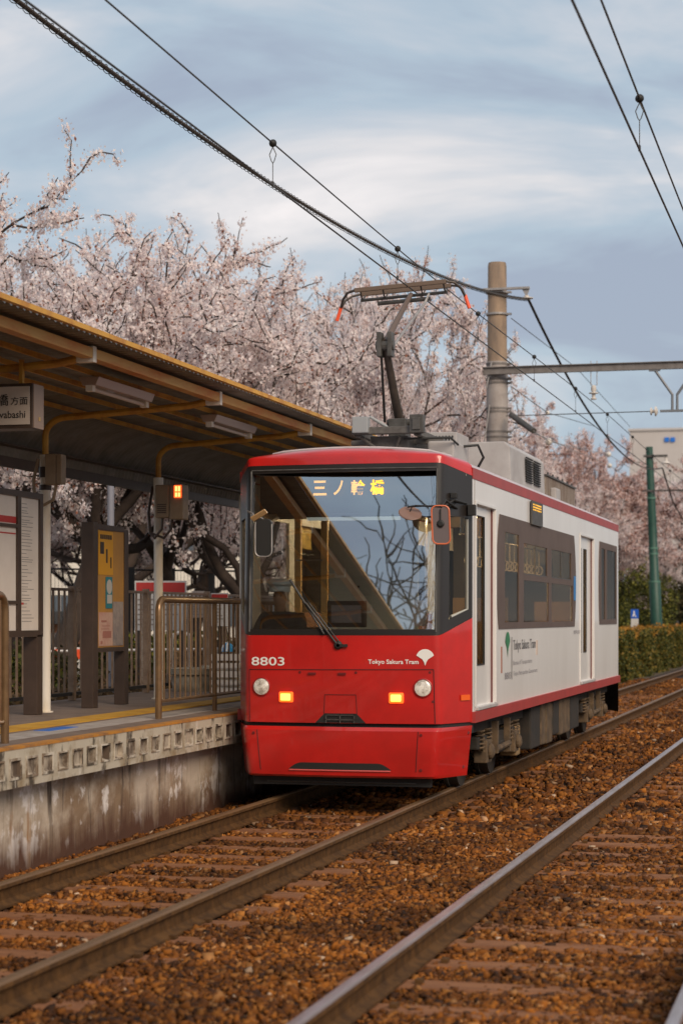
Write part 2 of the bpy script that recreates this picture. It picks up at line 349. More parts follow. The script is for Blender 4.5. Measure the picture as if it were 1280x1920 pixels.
# ================================================================== PLATFORM
PZ = .745; PE = -5.6; PY0, PY1 = -12, 31
M_asph = mat('platform_asphalt', (.20, .145, .11), .9, c2=(.14, .10, .08), scale=3, bump=.2, bscale=80)
M_block = mat('platform_grey_blocks', (.42, .37, .34), .85, c2=(.28, .24, .21), scale=6, bump=.2, bscale=40)
M_tact = mat('tactile_yellow', (.58, .33, .035), .7, c2=(.44, .22, .02), scale=3, bump=.15, bscale=50)
M_edge = mat('edge_orange_paint', (.48, .20, .025), .75, c2=(.20, .10, .05), scale=5, lo=.42, hi=.72)
def stain_mat(name, base, cols, soil=True):
    m = bpy.data.materials.new(name); m.use_nodes = True; t = m.node_tree; b = t.nodes['Principled BSDF']; b.inputs['Roughness'].default_value = .9
    co = t.nodes.new('ShaderNodeTexCoord'); last = None
    for i, (c, sc, st, lo, hi) in enumerate(cols):
        mp_ = t.nodes.new('ShaderNodeMapping'); mp_.inputs['Scale'].default_value = st; mp_.inputs['Location'].default_value = (i*3.7, i*5.1, i*1.3); t.links.new(co.outputs['Object'], mp_.inputs[0])
        no = t.nodes.new('ShaderNodeTexNoise'); no.inputs['Scale'].default_value = sc; no.inputs['Detail'].default_value = 8; no.inputs['Roughness'].default_value = .65; t.links.new(mp_.outputs[0], no.inputs[0])
        mr = t.nodes.new('ShaderNodeMapRange'); mr.inputs[1].default_value = lo; mr.inputs[2].default_value = hi; t.links.new(no.outputs[0], mr.inputs[0])
        mi = t.nodes.new('ShaderNodeMix'); mi.data_type = 'RGBA'; mi.inputs[7].default_value = (*c, 1)
        if last is None: mi.inputs[6].default_value = (*base, 1)
        else: t.links.new(last, mi.inputs[6])
        t.links.new(mr.outputs[0], mi.inputs[0]); last = mi.outputs[2]
    # soil splashed up from the ballast: a band with its own ragged outline
    se = t.nodes.new('ShaderNodeSeparateXYZ'); t.links.new(co.outputs['Object'], se.inputs[0])
    ad = t.nodes.new('ShaderNodeMath'); ad.operation = 'MULTIPLY_ADD'; ad.inputs[1].default_value = .7; t.links.new(no.outputs[0], ad.inputs[0]); t.links.new(se.outputs['Z'], ad.inputs[2])
    mr = t.nodes.new('ShaderNodeMapRange'); mr.inputs[1].default_value = .50; mr.inputs[2].default_value = .78; mr.inputs[3].default_value = 1 if soil else 0; mr.inputs[4].default_value = 0; t.links.new(ad.outputs[0], mr.inputs[0])
    mi = t.nodes.new('ShaderNodeMix'); mi.data_type = 'RGBA'; mi.inputs[7].default_value = (.085, .035, .018, 1); t.links.new(last, mi.inputs[6]); t.links.new(mr.outputs[0], mi.inputs[0])
    t.links.new(mi.outputs[2], b.inputs['Base Color'])
    bu = t.nodes.new('ShaderNodeBump'); bu.inputs['Strength'].default_value = .4; bu.inputs['Distance'].default_value = .02; t.links.new(no.outputs[0], bu.inputs['Height']); t.links.new(bu.outputs[0], b.inputs['Normal'])
    return m
M_wall = stain_mat('stained_platform_wall', (.25, .165, .10), [((.50, .41, .32), 1.1, (1, 1, 1.1), .42, .56), ((.72, .65, .60), 2.1, (1, .9, .9), .53, .575), ((.06, .042, .03), 3.0, (1, 2.2, .22), .54, .66), ((.30, .16, .07), 2.6, (1, 2, .25), .60, .70)])
M_slab = stain_mat('stained_precast_edge', (.46, .40, .31), [((.26, .19, .11), 2.4, (1, 1, 1.4), .48, .66), ((.07, .052, .035), 3.6, (1, 1.6, .7), .55, .64), ((.60, .54, .46), 2.0, (1, 3, 1), .60, .68)], False)
mb = MB(); mb.box(-8.35, PE-.35, PY0, PY1, .35, PZ-.002); setting('platform', mb, M_asph)
g = MB(); g.grid(lambda y, z: (-5.77+.006*math.sin(y*7+z*9), y, z), lin(PY0, PY1, 160), lin(-.26, .49, 8)); g.grid(lambda x, z: (x, PY1, z), [-8.35, -5.77], [-.26, .49]); setting('platform_wall', g, M_wall)
# precast edge panels with rows of square recesses
ys = [PY0]; holes = []; y = PY0+.1
while y < PY1-.3:
    holes.append((y, y+.17, PZ-.205, PZ-.09)); ys += [y, y+.17]; y += .285
ys.append(PY1); zs = [PZ-.28, PZ-.205, PZ-.09, PZ]
M_slabring = stain_mat('precast_pale_ring', (.54, .48, .39), [((.20, .14, .09), 2.4, (1, 1.6, 1), .46, .58), ((.08, .06, .04), 3.4, (1, 1.3, 1), .53, .6)], False); M_slabin = stain_mat('precast_recess_shade', (.40, .33, .25), [((.09, .06, .04), 2.0, (1, 2.4, 1), .44, .55)], False)  # stained recess faces, coloured darker to paint in their shade
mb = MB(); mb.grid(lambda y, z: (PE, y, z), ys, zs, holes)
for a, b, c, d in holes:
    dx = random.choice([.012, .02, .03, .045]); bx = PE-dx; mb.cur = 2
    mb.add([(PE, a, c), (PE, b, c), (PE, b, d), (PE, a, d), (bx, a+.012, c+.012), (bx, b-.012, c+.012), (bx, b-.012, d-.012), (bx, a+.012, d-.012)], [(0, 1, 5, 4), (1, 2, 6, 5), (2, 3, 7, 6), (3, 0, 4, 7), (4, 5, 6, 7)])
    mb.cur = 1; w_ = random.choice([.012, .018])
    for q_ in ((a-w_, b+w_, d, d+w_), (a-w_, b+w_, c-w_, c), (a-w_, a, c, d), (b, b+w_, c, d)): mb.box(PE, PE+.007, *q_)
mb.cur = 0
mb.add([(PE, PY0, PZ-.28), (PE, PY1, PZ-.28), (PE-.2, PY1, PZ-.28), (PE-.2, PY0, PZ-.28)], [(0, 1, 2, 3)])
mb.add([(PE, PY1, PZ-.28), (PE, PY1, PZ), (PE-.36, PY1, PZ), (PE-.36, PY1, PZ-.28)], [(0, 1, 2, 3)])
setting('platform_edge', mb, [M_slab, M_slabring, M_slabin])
mb = MB(); mb.box(PE-.10, PE+.004, PY0, PY1, PZ-.012, PZ+.006); setting('platform_edge_line', mb, M_edge)
mb = MB(); mb.box(PE-.36, PE-.10, PY0, PY1, PZ-.02, PZ+.001); setting('platform_kerb_strip', mb, M_asph)
M_bj = mat('block_joint', (.14, .12, .11), .9)
mb = MB(); y = PY0
while y < PY1:
    for k in range(2): mb.box(PE-.36-.17*(k+1)+.004, PE-.36-.17*k-.004, y+.004+.05*k, y+.296+.05*k, PZ-.02, PZ+.002)
    y += .3
setting('platform_paving_blocks', mb, M_block)
mb = MB(); y = PY0
while y < PY1: mb.box(-6.72, -6.40, y+.002, y+.298, PZ-.01, PZ+.008); y += .3
setting('platform_tactile_strip', mb, M_tact)
M_blue = mat('blue_paint', (.03, .14, .5), .6)
p = at(93, 1367, Z=PZ); mb = MB(); mb.box(-6.28, -6.14, p.y-.3, p.y+.3, PZ, PZ+.005); setting('platform_blue_mark', mb, M_blue)
mb = MB(); mb.box(-120, -8.36, -60, 75, -.25, .42); setting('park_ground', mb, M_park)

# ================================================================== CANOPY
CY = [-7.9+3.17*i for i in range(12)]; CY = [17.5+3.17*k for k in range(-8, 4)]
can = empty('platform_canopy', (-7.41, 17.5, PZ), 'long rusty yellow shelter roof on slim columns over the tram platform', 'shelter')
RP = [(-5.50, 3.775), (-6.0, 3.765), (-6.6, 3.745), (-7.2, 3.715), (-7.5, 3.68), (-7.75, 3.60), (-7.92, 3.48), (-8.02, 3.36), (-8.05, 3.24)]
cy0, cy1 = CY[0]-.8, 27.6
nY = int((cy1-cy0)/.0275); Yl = lin(cy0, cy1, nY)
V = []; 
for y in Yl:
    dz = .013*math.sin(2*PI*y/.11)
    for i, (x, z) in enumerate(RP):
        k = min(1, max(0, (-x-7.2)/.8)); V.append((x+dz*k, y, z+dz*(1-k)))
n = len(RP); F = [(j*n+i, j*n+i+1, (j+1)*n+i+1, (j+1)*n+i) for j in range(nY-1) for i in range(n-1)]
V = np.array(V)-np.array(OFF[can]); mesh_np('roof_sheet', V, F, M_roofsheet, can, smooth=True)
mb = MB(); mb.box(-5.50, -5.455, cy0, cy1, 3.775, 3.812); obj('edge_flashing', mb, M_yel, can)
mb = MB(); mb.box(-5.76, -5.66, cy0, cy1, 3.655, 3.735); obj('front_beam', mb, M_beam, can, bevel=.006)
mb = MB(); mb.box(-8.11, -8.06, cy0, cy1, 3.14, 3.33); mb.box(-8.11, -7.9, cy0, cy1, 3.33, 3.345); obj('rear_beam', mb, M_brownf, can)
for x in (-6.1, -6.5, -6.85, -7.3):
    z = 3.685 if x > -7 else 3.66; mb = MB(); mb.box(x-.010, x+.010, cy0, cy1, z-.022, z+.02); obj('purlin', mb, M_yel, can)
def col_parts(y):
    mb = MB(); mb.lathe((-7.41, y, PZ), [(0, .075), (.012, .075), (.013, .05), (2.25, .05), (2.26, .056), (2.45, .056)], 14); c = obj('column', mb, M_col, can, smooth=True)
    mb = MB(); pts = [(-7.41, y, 3.15), (-7.41, y, 3.35)]
    for k in range(7):
        a = PI/2*k/6; pts.append((-7.41+.22*(1-math.cos(a)), y, 3.38+.17*math.sin(a)))
    pts += [(-6.6, y, 3.585), (-5.98, y, 3.625), (-5.78, y, 3.66)]
    mb.tube(pts, .032, 8); obj('arm', mb, M_yel, c, smooth=True)
    mb = MB(); mb.box(-5.80, -5.655, y-.035, y+.035, 3.625, 3.75); obj('gusset', mb, M_col, c, bevel=.004)
for y in CY: col_parts(y)

def lamp(y, lbl):
    e_ = empty('fluorescent_lamp', (-6.1, y, 3.62), lbl, 'lamp', 'lamps under the canopy')
    mb = MB(); mb.poly([(-6.19, y-.68, 3.645), (-6.01, y-.68, 3.645), (-6.04, y-.68, 3.575), (-6.16, y-.68, 3.575)], (0, 1.36, 0)); obj('housing', mb, mat('lamp_housing', (.42, .30, .24), .4, coat=.3), e_, bevel=.005)
    mb = MB(); mb.tube([(-6.1, y-.6, 3.548), (-6.1, y+.6, 3.548)], .016, 10); obj('tube', mb, mat('unlit_tube', (.62, .50, .42), .3), e_, smooth=True)
    for s in (-1, 1): mb = MB(); mb.box(-6.13, -6.07, y+s*.645-.035, y+s*.645+.035, 3.525, 3.575); obj('socket', mb, M_col, e_)
lamp(16.0, 'unlit tube lamp under the canopy just above the dark direction sign'); lamp(19.15, 'unlit tube lamp under the canopy above the speaker box column')

# direction sign
sg = empty('direction_sign', (-6.75, 14.3, 3.13), 'hanging direction sign lettered in black for Minowabashi under the canopy', 'sign')
mb = MB(); mb.box(-6.78, -6.12, 14.20, 14.41, 3.115, 3.465); obj('case', mb, M_brownf, sg, bevel=.006)
mb = MB(); mb.box(-6.119, -6.112, 14.21, 14.40, 3.12, 3.46); obj('end_cover', mb, mat('sign_cover', (.30, .21, .16), .5), sg)
mb = MB(); mb.box(-6.755, -6.142, 14.190, 14.1985, 3.145, 3.44); obj('face', mb, mat('sign_face', (.56, .47, .40), .4), sg)
M_ink = mat('black_ink', (.02, .018, .016), .6)
text('lettering', '三ノ輪橋', M_ink, sg, (-6.735, 14.188, 3.292), (1, 0, 0), (0, 0, 1), w=.42, h=.092, bold=.004)
text('lettering', '方面', M_ink, sg, (-6.297, 14.188, 3.297), (1, 0, 0), (0, 0, 1), w=.142, h=.062, bold=.005)
text('lettering', 'Minowabashi', M_ink, sg, (-6.56, 14.188, 3.195), (1, 0, 0), (0, 0, 1), w=.385, h=.056, bold=.008)
for x in (-6.65, -6.25): mb = MB(); mb.box(x-.015, x+.015, 14.27, 14.31, 3.465, 3.66); obj('hanger', mb, M_yel, sg)
mb = MB(); mb.box(-6.1115, -6.108, 14.30, 14.33, 3.18, 3.21); obj('catch', mb, mat('brass', (.7, .45, .15), .3, metal=.6), sg)

# junction boxes on the columns
M_boxc = mat('box_beige', (.34, .235, .15), .5, c2=(.26, .18, .11), scale=8)
jb = empty('switch_box', (-7.25, 17.35, 2.8), 'beige electric box with looping conduit strapped to the platform column', 'electric box')
mb = MB(); mb.box(-7.34, -7.23, 17.32, 17.44, 2.90, 3.19); mb.box(-7.225, -7.175, 17.32, 17.44, 2.905, 3.185); obj('case', mb, M_boxc, jb, bevel=.008)
mb = MB(); pts = [(-7.44, 17.40, 3.15), (-7.49, 17.40, 2.95), (-7.47, 17.39, 2.78), (-7.38, 17.38, 2.71), (-7.28, 17.38, 2.76), (-7.25, 17.38, 2.90)]; mb.tube(pts, .017, 8); obj('conduit', mb, M_boxc, jb, smooth=True)
mb = MB(); mb.lathe((-7.41, 17.5, 2.98), [(0, .062), (.10, .062)], 12); mb.lathe((-7.41, 17.5, 2.86), [(0, .058), (.05, .058)], 12); obj('strap', mb, M_brownf, jb)
sb = empty('speaker_box', (-7.25, 20.5, 2.7), 'beige speaker box with lit red number display on the column', 'speaker')
mb = MB(); mb.box(-7.36, -7.20, 20.42, 20.62, 2.74, 3.10); obj('case', mb, M_boxc, sb, bevel=.012)
mb = MB(); mb.box(-7.195, -7.04, 20.42, 20.62, 2.72, 3.10); obj('clock_case', mb, M_boxc, sb, bevel=.012)
mb = MB()
for r in range(5): mb.box(-7.33, -7.23, 20.412, 20.418, 2.79+.022*r, 2.80+.022*r)
obj('grille', mb, M_brownf, sb)
mb = MB(); mb.box(-7.135, -7.055, 20.405, 20.418, 2.955, 3.09); obj('display', mb, mat('display_red', (.8, .08, .01), .5, emit=((1, .10, .015), 1.6)), sb)
mb = MB()
for (a, b) in ((2.965, 3.01), (3.025, 3.08)):
    for q_ in (-7.122, -7.088): mb.box(q_, q_+.024, 20.401, 20.404, a, b)
obj('digit_block', mb, mat('display_digit', (1, .3, .1), .5, emit=((1, .30, .08), 2.5)), sb)
mb = MB()
for k in range(2): x = -7.30+.11*k; mb.tube([(x, 20.5, 2.74), (x-.01, 20.5, 2.62), (x-.10, 20.52, 2.52), (-7.46, 20.55, 2.58), (-7.5, 20.6, 2.80), (-7.47, 20.65, 3.1)], .016, 8)
obj('conduit', mb, M_brownf, sb, smooth=True)

# ================================================================== NOTICE BOARDS
def slab_on_face(name, m, par, x, y0, y1, z0, z1, t=.004): mb = MB(); mb.box(x, x+t, y0, y1, z0, z1); return obj(name, mb, m, par)
M_paper = mat('notice_paper', (.78, .70, .63), .6, c2=(.68, .60, .53), scale=2)
M_pk = mat('poster_pink', (.60, .42, .34), .6, c2=(.50, .26, .22), scale=7); M_bg = mat('poster_bluegrey', (.24, .21, .22), .6, c2=(.40, .33, .30), scale=9)
M_teal = mat('poster_teal', (.02, .20, .26), .6); M_bd = mat('board_ochre', (.50, .25, .045), .55, c2=(.38, .20, .06), scale=3)
M_py = mat('poster_yellow', (.70, .34, .02), .55); M_rd = mat('sign_red', (.48, .035, .03), .5)
nb = empty('notice_board', (-7.35, 18.9, PZ), 'brown notice board with yellow panel and four posters', 'notice board', 'notice boards on the platform')
BX = -7.28
mb = MB(); mb.box(-7.41, BX, 18.40, 18.53, PZ, 2.60); obj('post', mb, M_brownf, nb, bevel=.006)
mb = MB(); mb.box(-7.40, BX-.002, 19.28, 19.40, PZ, 2.56); obj('post', mb, M_brownf, nb, bevel=.006)
mb = MB(); mb.box(-7.36, BX-.012, 18.53, 19.28, 1.32, 2.58); obj('panel', mb, M_bd, nb)
for a_, b_ in ((2.53, 2.585), (1.30, 1.345)): mb = MB(); mb.box(-7.385, BX-.003, 18.53, 19.28, a_, b_); obj('frame', mb, M_brownf, nb)
po = slab_on_face('poster', M_py, nb, BX-.010, 18.56, 18.96, 2.08, 2.52)
mb = MB(); x = BX-.005; mb.box(x, x+.002, 18.60, 18.70, 2.29, 2.41); mb.box(x, x+.002, 18.76, 18.80, 2.20, 2.34); mb.box(x, x+.002, 18.88, 18.91, 2.15, 2.26)
for k in range(6): mb.box(x, x+.002, 18.60+.055*k, 18.64+.055*k, 2.44, 2.485)
obj('print', mb, mat('poster_ink', (.05, .04, .035), .6), po)
po = slab_on_face('poster', M_teal, nb, BX-.010, 18.76, 18.94, 1.74, 2.06)
mb = MB(); mb.lathe((x, 18.85, 1.96), [(0, .075), (.002, .075)], 16, (1, 0, 0)); mb.box(x, x+.002, 18.79, 18.92, 1.79, 1.88); obj('print', mb, mat('poster_white', (.50, .48, .46), .6), po)
po = slab_on_face('poster', M_pk, nb, BX-.010, 18.57, 18.95, 1.36, 1.70)
mb = MB(); x = BX-.005
for k, (a_, b_, c_, d_) in enumerate(((.06, .20, .24, .26), (.08, .30, .20, .205), (.05, .26, .17, .175), (.10, .33, .08, .15), (.04, .09, .02, .05))): mb.box(x, x+.002, 18.57+a_, 18.57+b_, 1.36+c_, 1.36+d_)
obj('print', mb, mat('poster_rose_ink', (.38, .16, .13), .6), po)
po = slab_on_face('poster', M_bg, nb, BX-.009, 18.96, 19.25, 1.36, 1.81)
tb = empty('timetable_board', (-7.35, 16.0, PZ), 'brown framed timetable board with pale route sheets and red header', 'notice board', 'notice boards on the platform')
mb = MB(); mb.box(-7.42, -7.28, 17.00, 17.13, PZ, 1.49); obj('post', mb, M_brownf, tb, bevel=.006)
mb = MB(); mb.box(-7.42, -7.28, 14.6, 14.73, PZ, 1.49); obj('post', mb, M_brownf, tb, bevel=.006)
mb = MB()
for a, b, c, d in ((14.5, 17.14, 2.745, 2.80), (14.5, 17.14, 1.47, 1.53), (17.07, 17.14, 1.53, 2.745), (16.56, 16.64, 1.53, 2.745), (14.5, 14.58, 1.53, 2.745)): mb.box(-7.37, -7.28, a, b, c, d)
mb.box(-7.37, -7.28, 14.58, 16.56, 1.77, 1.80); mb.box(-7.37, -7.28, 14.58, 16.56, 2.46, 2.49)
obj('frame', mb, M_brownf, tb)
for a, b, c, d in ((16.64, 17.07, 1.53, 2.745), (14.58, 16.56, 2.49, 2.745), (14.58, 16.56, 1.80, 2.46), (14.58, 16.56, 1.53, 1.77)):
    po = slab_on_face('sheet', M_paper, tb, -7.33, a, b, c, d, .03)
    mb = MB(); x = -7.2995
    rr = random.Random(int(a*100+c*10)); z = d-.06
    while z > c+.05:
        y = a+.05
        mb.box(x, x+.0015, y, y+rr.uniform(.1, .28 if b-a < .6 else .9), z, z+.006); z -= rr.choice([.02, .03, .035])
    obj('print', mb, mat('grey_ink', (.30, .26, .24), .6), po)
slab_on_face('stripe', M_rd, tb, -7.299, 14.58, 16.56, 2.50, 2.56, .002); slab_on_face('stripe', M_rd, tb, -7.299, 14.8, 16.55, 2.40, 2.412, .002)
slab_on_face('stripe', M_rd, tb, -7.299, 15.9, 15.915, 1.95, 2.40, .002); slab_on_face('stripe', M_rd, tb, -7.299, 16.66, 16.73, 1.765, 1.785, .002)

# ================================================================== RAILINGS AND FENCE
def railing(y0, y1, X, lbl, posts):
    r = empty('railing', (X, (y0+y1)/2, PZ), lbl, 'railing', 'railings at the platform edge')
    mb = MB(); pts = [(X, y0, PZ), (X, y0, 1.70)]+[(X, y0+.11*(1-math.cos(a)), 1.70+.11*math.sin(a)) for a in lin(.2, PI/2, 6)]+[(X, y1-.11, 1.81)]+[(X, y1-.11*(1-math.sin(a)), 1.70+.11*math.cos(a)) for a in lin(.3, PI/2, 6)]+[(X, y1, PZ)]
    mb.tube(pts, .031, 12); obj('top_tube', mb, M_tube, r, smooth=True)
    mb = MB(); mb.tube([(X, y0+.03, .90), (X, y1-.03, .90)], .017, 8); obj('bottom_tube', mb, M_tube, r, smooth=True)
    for py_ in posts: mb = MB(); mb.tube([(X, py_, PZ), (X, py_, 1.80)], .024, 10); obj('post', mb, M_tube, r, smooth=True)
    first = None; y = y0+.147
    while y < y1-.06:
        if all(abs(y-q_) > .05 for q_ in posts):
            if first is None: mb = MB(); mb.tube([(X, y, .905), (X, y, 1.80)], .0085, 6); first = obj('bar', mb, M_tube, r, smooth=True); fy = y
            else: c = first.copy(); COL.objects.link(c); c.parent = r; c.location = (0, y-fy, 0)
        y += .147
railing(16.6, 20.6, -5.95, 'bronze barrier of tubes at the platform edge next to the red tram', [18.2, 19.6])
railing(9.2, 13.1, -5.86, 'rounded end of a bronze barrier below the timetable board', [10.6, 12.0])
fn = empty('platform_fence', (-8.2, 20, PZ), 'brown picket fence along the rear of the platform behind the notice boards', 'fence')
mb = MB(); mb.box(-8.225, -8.175, 9.5, 29.5, 1.935, 1.965); obj('top_rail', mb, M_fence, fn)
mb = MB(); mb.box(-8.22, -8.18, 9.5, 29.5, .80, .835); obj('bottom_rail', mb, M_blackbase, fn)
fp = None; y = 20.1-2.33*4
while y < 29.5:
    if fp is None: mb = MB(); mb.box(-8.235, -8.165, y-.035, y+.035, PZ, 1.99); fp = obj('post', mb, M_fence, fn, bevel=.004); fy0 = y
    else: c = fp.copy(); COL.objects.link(c); c.parent = fn; c.location = (0, y-fy0, 0)
    y += 2.33
fp = None; y = 14.2; kk = 0
while y < 29.0:
    if abs((y-20.1) % 2.33-1.165) < 1.10:
        if fp is None: mb = MB(); mb.box(-8.21, -8.19, y-.010, y+.010, .835, 1.935); fp = obj('picket', mb, M_fence, fn); fy0 = y
        else: c = fp.copy(); COL.objects.link(c); c.parent = fn; c.location = (0, y-fy0, 0)
        kk += 1
    y += .158

# ================================================================== TRAM
TX, TY = -4.42, 17.13; HX = 1.10; YA, YB = 17.67, 29.33; SX = TX+HX; SL = TX-HX
tram = empty('tram', (TX, 23.5, 0), 'red and white single tram car numbered 8803 standing at the platform', 'tram')
def fplan(t, z=1.0, out=0.0):
    """outline of the nose in plan: t -2..2 across the front; out pushes it forward"""
    a = abs(t); sg_ = 1 if t >= 0 else -1
    if a <= .93: x = .9*a; y = .05*a*a
    elif a >= 1.10: x = .9+.2*(a-1); y = .05+.49*(a-1)
    else:
        k = (a-.93)/.17; p0 = (.837, .0432); p1 = (.9, .05); p2 = (.92, .099)
        x = (1-k)**2*p0[0]+2*k*(1-k)*p1[0]+k*k*p2[0]; y = (1-k)**2*p0[1]+2*k*(1-k)*p1[1]+k*k*p2[1]
    rk = .045*(z-1.5) if z > 1.5 else .02*(1.5-z)**2
    f = max(0, 2-a) if a > 1 else 1
    return Vector((TX+sg_*x*(1+out*.0), TY+y+rk*f-out, z))
TF = [-2, -1.75, -1.5, -1.25, -1.1, -1.06, -1.02, -.98, -.93]+lin(-.8, .8, 17)+[.93, .98, 1.02, 1.06, 1.1, 1.25, 1.5, 1.75, 2]
def zmid(a, lo0, lo2):  # height of a line that runs level across the nose and changes along the chamfer
    return lo0+(lo2-lo0)*max(0, a-1)
# red lower front
def f_low(t, v):
    zt = zmid(abs(t), 1.487, 1.645); z = .70+(zt-.70)*v; return fplan(t, z)
mb = MB(); mb.grid(f_low, TF, lin(0, 1, 9)); ff = obj('front_panel', mb, M_red, tram, smooth=True, solid=.03)
# dark surround of the windscreen
def f_mask(t, v):
    a = abs(t); zb = zmid(a, 1.489, 1.648); zt = zmid(a, 3.028, 2.935)
    z = zb+(zt-zb)*v; return fplan(t, z)
UM = uniq(TF, [-1.84, -1.27, 1.27, 1.84, -.955, .955]); VM = [0, .045, .06, .2, .4, .6, .8, .955, .97, 1]
mb = MB(); mb.grid(f_mask, UM, [0, .035, .07, .3, .6, .70, .955, 1], [(-.955, .955, .035, .955), (1.27, 1.84, .07, .70), (-1.84, -1.27, .07, .70)])
obj('window_surround', mb, M_black, tram, smooth=True, solid=.03)
def gl(t, v):
    p = f_mask(t, v); a = min(1, abs(t)); return p+Vector((0, .012+(.05*(1-t*t)+.054*(t+1)+.032*(p.z-1.5) if abs(t) <= 1.0 else 0), 0))
mb = MB(); mb.grid(gl, lin(-.96, .96, 33), lin(.03, .96, 12)); obj('windshield', mb, G_wind, tram, smooth=True)
for s in (1, -1):
    mb = MB(); mb.grid(gl, [s*q_ for q_ in (1.26, 1.5, 1.85)], [.06, .4, .71]); q2 = obj('quarter_window', mb, G_side, tram)
    mb = MB(); pts = [gl(s*1.30, .08)+Vector((0, .02, 0)), gl(s*1.80, .08)+Vector((0, .02, 0)), gl(s*1.80, .69)+Vector((0, .02, 0))]; mb.tube(pts, .016, 6, True); obj('sash', mb, mat('sash_pale', (.42, .42, .38), .5), q2)
# thin pale trims at the windscreen's sides and base
mb = MB()
for s in (-1, 1): mb.tube([fplan(s*.968, z)+Vector((0, -.006, 0)) for z in (1.52, 2, 2.5, 2.98)], .009, 6)
mb.tube([fplan(t, 2.985)+Vector((0, -.004, 0)) for t in lin(-.96, .96, 15)], .007, 6); obj('windshield_trim', mb, M_dgrey, tram, smooth=True)
# red band over the windscreen
def zroof(x): return 3.125+.055*(1-(x/.86)**2)
def f_band(t, v):
    a = abs(t); b = fplan(t, zmid(a, 3.030, 2.937)); x = .86*min(a, 1)*(1 if t > 0 else -1) if a <= 1 else .86*(1 if t > 0 else -1)
    y2 = TY+.20+.05*min(a, 1)**2+.37*max(0, a-1); top = Vector((TX+x, y2, zroof(x)+.0))
    mid = Vector((b.x, b.y+.01, b.z+.062))
    if v <= .5: return b.lerp(mid, v*2)
    k = (v-.5)*2; c = Vector((mid.x, mid.y, top.z)).lerp(mid, .35)
    return mid*(1-k)**2+c*2*k*(1-k)+top*k*k
mb = MB(); mb.grid(f_band, TF, [0, .25, .5, .6, .7, .8, .9, 1]); obj('roof_front_band', mb, M_red, tram, smooth=True)
# roof
tt = lin(-1, 1, 21); rr_ = MB(); front = [f_band(t, 1) for t in tt]
rows = [front]+[[Vector((p.x, y, zroof(p.x-TX))) for p in front] for y in (18.2, 21, 25, 28.7, 29.5)]
nn_ = len(tt); rr_.add([p for r_ in rows for p in r_], [(j*nn_+i, j*nn_+i+1, (j+1)*nn_+i+1, (j+1)*nn_+i) for j in range(len(rows)-1) for i in range(nn_-1)])
for s in (-1, 1):
    a2 = f_band(s*2, .5); e0 = Vector((TX+s*HX, YA, a2.z)); ip = f_band(s*2, 1)
    prof = [(1.10, 3.012), (1.05, 3.045), (.97, 3.09), (.86, 3.125)]
    rows = [[Vector((TX+s*px_, y, pz_)) for px_, pz_ in prof] for y in (YA, 29.33)]
    rows[0][-1].y = ip.y
    rr_.add([p for r_ in rows for p in r_], [(i, i+1, 4+i+1, 4+i) for i in range(3)])
    rr_.add([f_band(s*1.0, 1), f_band(s*1.5, 1), f_band(s*2, 1), Vector((TX+s*.86, 18.2, 3.125))], [(0, 1, 2, 3)])
roof = obj('roof', rr_, M_roof, tram, smooth=True)
mb = MB(); mb.tube([(TX-.72, TY+.33, 3.15)]+[(TX+x, TY+.27, zroof(x)+.012) for x in lin(-.6, .6, 9)]+[(TX+.74, TY+.33, 3.155), (TX+.86, TY+.75, 3.135)], .014, 6); obj('rain_gutter', mb, M_roof, tram, smooth=True)

# side walls
def sy(px): return at(px, 1157, X=SX).y
def sz(px, py): return at(px, py, X=SX).z
D1 = (sy(891.5), sy(927), .83, 2.69); D2 = (sy(1087), sy(1111.5), .83, 2.69)
WB = (sy(937), sy(1073), 1.565, 2.60); RW = (sy(1124), sy(1154), 1.575, 2.66)
def side(sx_, hol, nm):
    us = uniq([YA, YB], lin(YA, YB, 12), *[[h[0], h[1]] for h in hol]); vs = uniq([.79, 2.915], *[[h[2], h[3]] for h in hol])
    mb = MB(); mb.grid(lambda u, v: (sx_, u, v), us, vs, hol); return obj(nm, mb, M_white, tram, solid=.035)
side(SX-.0, [D1, D2, WB, RW], 'side_wall'); side(SL, [(19.6, 22.4, 1.6, 2.6), (23.3, 26, 1.6, 2.6), (26.5, 28.5, 1.6, 2.6), (18.2, 19.2, .83, 2.6)], 'side_wall')
for s, x in ((1, SX), (-1, SL)):
    mb = MB(); mb.box(min(x, x+s*.006), max(x, x+s*.006), YA, YB, 2.912, 3.012); obj('roof_stripe', mb, M_redside, tram)
    mb = MB(); mb.box(x-.03, x+.03, YA-.004, YB, .69, .79); obj('skirt_stripe', mb, M_redside, tram)
for a, b, c in ((19.6, 22.4, 0), (23.3, 26, 0), (26.5, 28.5, 0)):
    mb = MB(); mb.box(SL+.01, SL+.014, a, b, 1.6, 2.6); obj('side_window', mb, G_clear, tram)
mb = MB(); mb.grid(lambda t, z: Vector((2*TX-fplan(t, z).x, YB-(fplan(t, 1.49).y-YA), z)), TF, [.70, 1.5, 2.2, 3.03]); obj('rear_wall', mb, M_white, tram, smooth=True)
mb = MB(); mb.grid(lambda t, z: Vector((2*TX-fplan(t, 1).x, YB-(fplan(t, 1.49).y-YA)+.01, z)), TF, [.25, .69]); obj('rear_skirt', mb, M_under, tram, smooth=True)
